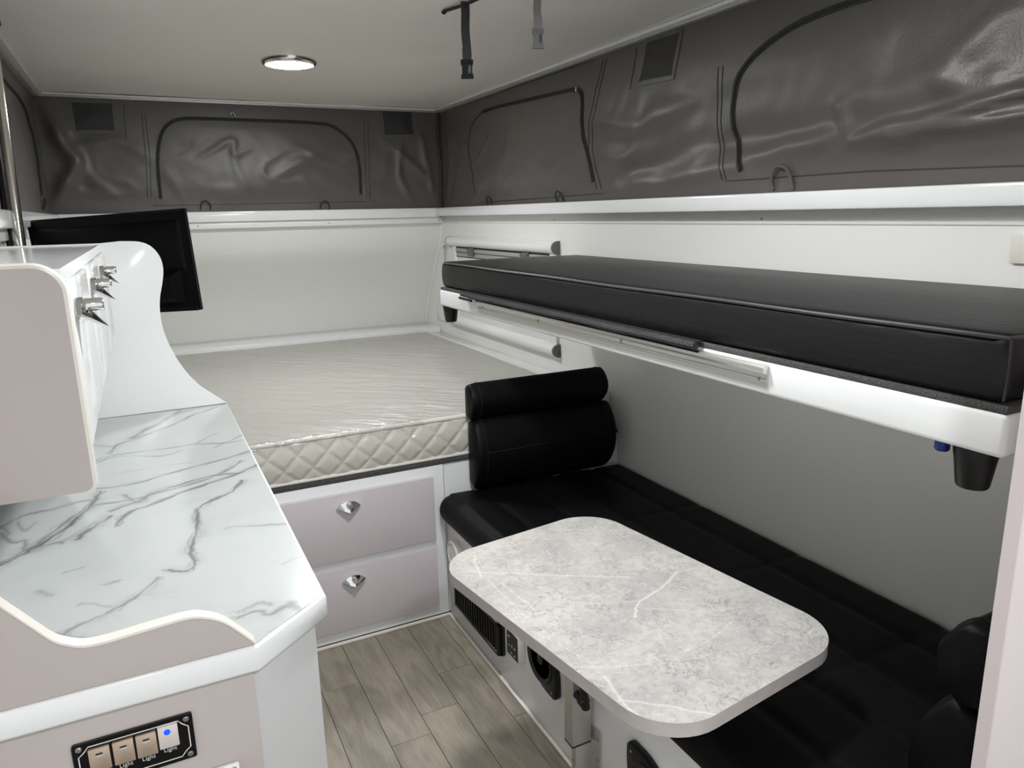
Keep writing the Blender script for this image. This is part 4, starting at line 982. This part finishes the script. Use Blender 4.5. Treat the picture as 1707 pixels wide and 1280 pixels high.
c0 = Vector(TR)+eu*wid*.55+ev*hei*.5+en*.010; c1 = Vector((XL+.015, 2.95, c0.z-.02))
build(MB().tube([tuple(c0), tuple((c0+c1)/2+Vector((0, -.03, 0))), tuple(c1)], .014, 10), 'swing_arm', 'black', tvt)

# ================================================================== SWITCH PANEL on the cabinet end
FY = .9965
sw = thing('switch_panel', 'black switch panel with four rocker switches on the cabinet end below the worktop', 'switch panel', (-.085, FY, .77))
tl, tr_, brp = B(118, 1243, 1, FY), B(319, 1184, 1, FY), B(329, 1256, 1, FY)
sx0, sx1, sz0, sz1 = tl[0], tr_[0], brp[2], (tl[2]+tr_[2])/2
build(MB().prism(rrect((sx0+sx1)/2, (sz0+sz1)/2, sx1-sx0, sz1-sz0, .003, 3), 1, FY-.0045, FY), 'plate', 'screen', sw)
# cream border line with notched corners
mg = .0065; nc = .012; a_, b_, c_, d_ = sx0+mg, sx1-mg, sz0+mg, sz1-mg
bd = [(a_+nc, c_), (b_-nc, c_)]+[(b_-nc+.004, c_+.005), (b_-.005, c_+nc-.004), (b_, c_+nc), (b_, d_-nc), (b_-.005, d_-nc+.004), (b_-nc+.004, d_-.005), (b_-nc, d_), (a_+nc, d_), (a_+nc-.004, d_-.005), (a_+.005, d_-nc+.004), (a_, d_-nc), (a_, c_+nc), (a_+.005, c_+nc-.004), (a_+nc-.004, c_+.005), (a_+nc, c_)]
build(MB().ribbon([(p[0], FY-.0046, p[1]) for p in bd], (0, -1, 0), .0013, .0003), 'border_line', 'cream', sw)
for xx, zz in ((sx0+.008, sz0+.007), (sx1-.008, sz0+.007), (sx0+.008, sz1-.007), (sx1-.008, sz1-.007)): place('screw', SCREW_NY, (xx, FY-.0045, zz), sw)
def text_mesh(s, size):
    cu = bpy.data.curves.new('label_text', 'FONT'); cu.body = s; cu.size = size; cu.align_x = 'CENTER'; cu.extrude = .0001
    ob = bpy.data.objects.new('label_text', cu); COL.objects.link(ob); bpy.context.view_layer.update()
    me = bpy.data.meshes.new_from_object(ob.evaluated_get(bpy.context.evaluated_depsgraph_get())); bpy.data.objects.remove(ob); bpy.data.curves.remove(cu)
    me.materials.clear(); me.materials.append(M['print']); return me
TXT = text_mesh('Light', .0085)
scx = [(B(x, y, 1, FY-.006)[0]) for x, y in ((167, 1265), (207, 1253), (245, 1242), (281, 1227))]
for i, xx in enumerate(scx):
    z1_ = B((167, 207, 245, 281)[i], (1246, 1234, 1223, 1209)[i], 1, FY-.008)[2]; z0_ = z1_-.034
    s_ = build(MB().box(xx-.0125, xx+.0125, FY-.0085, FY-.004, z0_, z1_, bev=.0012), 'rocker_switch', 'switch_white' if i == 3 else 'copper', sw)
    if i == 3: build(MB().lathe([(.0042, 0), (.0042, .0008), (.001, .0012)], (xx-.001, FY-.0085, z1_-.009), (0, -1, 0), 16), 'indicator_light', 'led', s_)
    else:
        build(MB().box(xx-.004, xx+.004, FY-.0091, FY-.0084, z1_-.0095, z1_-.007), 'indicator_window', 'seam', s_)
        build(MB().box(xx-.004, xx+.004, FY-.0091, FY-.0084, z1_-.0115, z1_-.0095), 'indicator_lens', 'print', s_)
    if i > 0: place('label_text', TXT, (xx, FY-.0047, z0_-.0075), sw, (math.pi/2, 0, 0))
# second plate below
p0, p1 = B(352, 1275, 1, FY), B(398, 1266, 1, FY)
o = thing('socket_plate', 'white socket plate with a corner screw below the switch panel', 'socket', (p1[0]-.05, FY, p1[2]-.07))
build(MB().box(p1[0]-.11, p1[0], FY-.006, FY, p1[2]-.07, p1[2], bev=.002), 'plate', 'white', o)
place('screw', SCREW_NY, (p1[0]-.008, FY-.006, p1[2]-.008), o)

# ================================================================== TALL PARTITION at the bench end
pp = thing('partition_panel', 'tall pale pink gloss partition panel at the near end of the bench', 'panel', (1.3, .49, 0))
PXE = B(1660, 1000, 1, .50)[0]
build(MB().box(PXE, XR-.004, .482, .50, 0, 1.48, bev=.001), 'board', 'pink_pale' if 'pink_pale' in M else 'pink', pp)
build(MB().box(PXE-.0025, PXE+.0005, .4815, .5005, 0, 1.48), 'edging', 'pink_pale', pp)
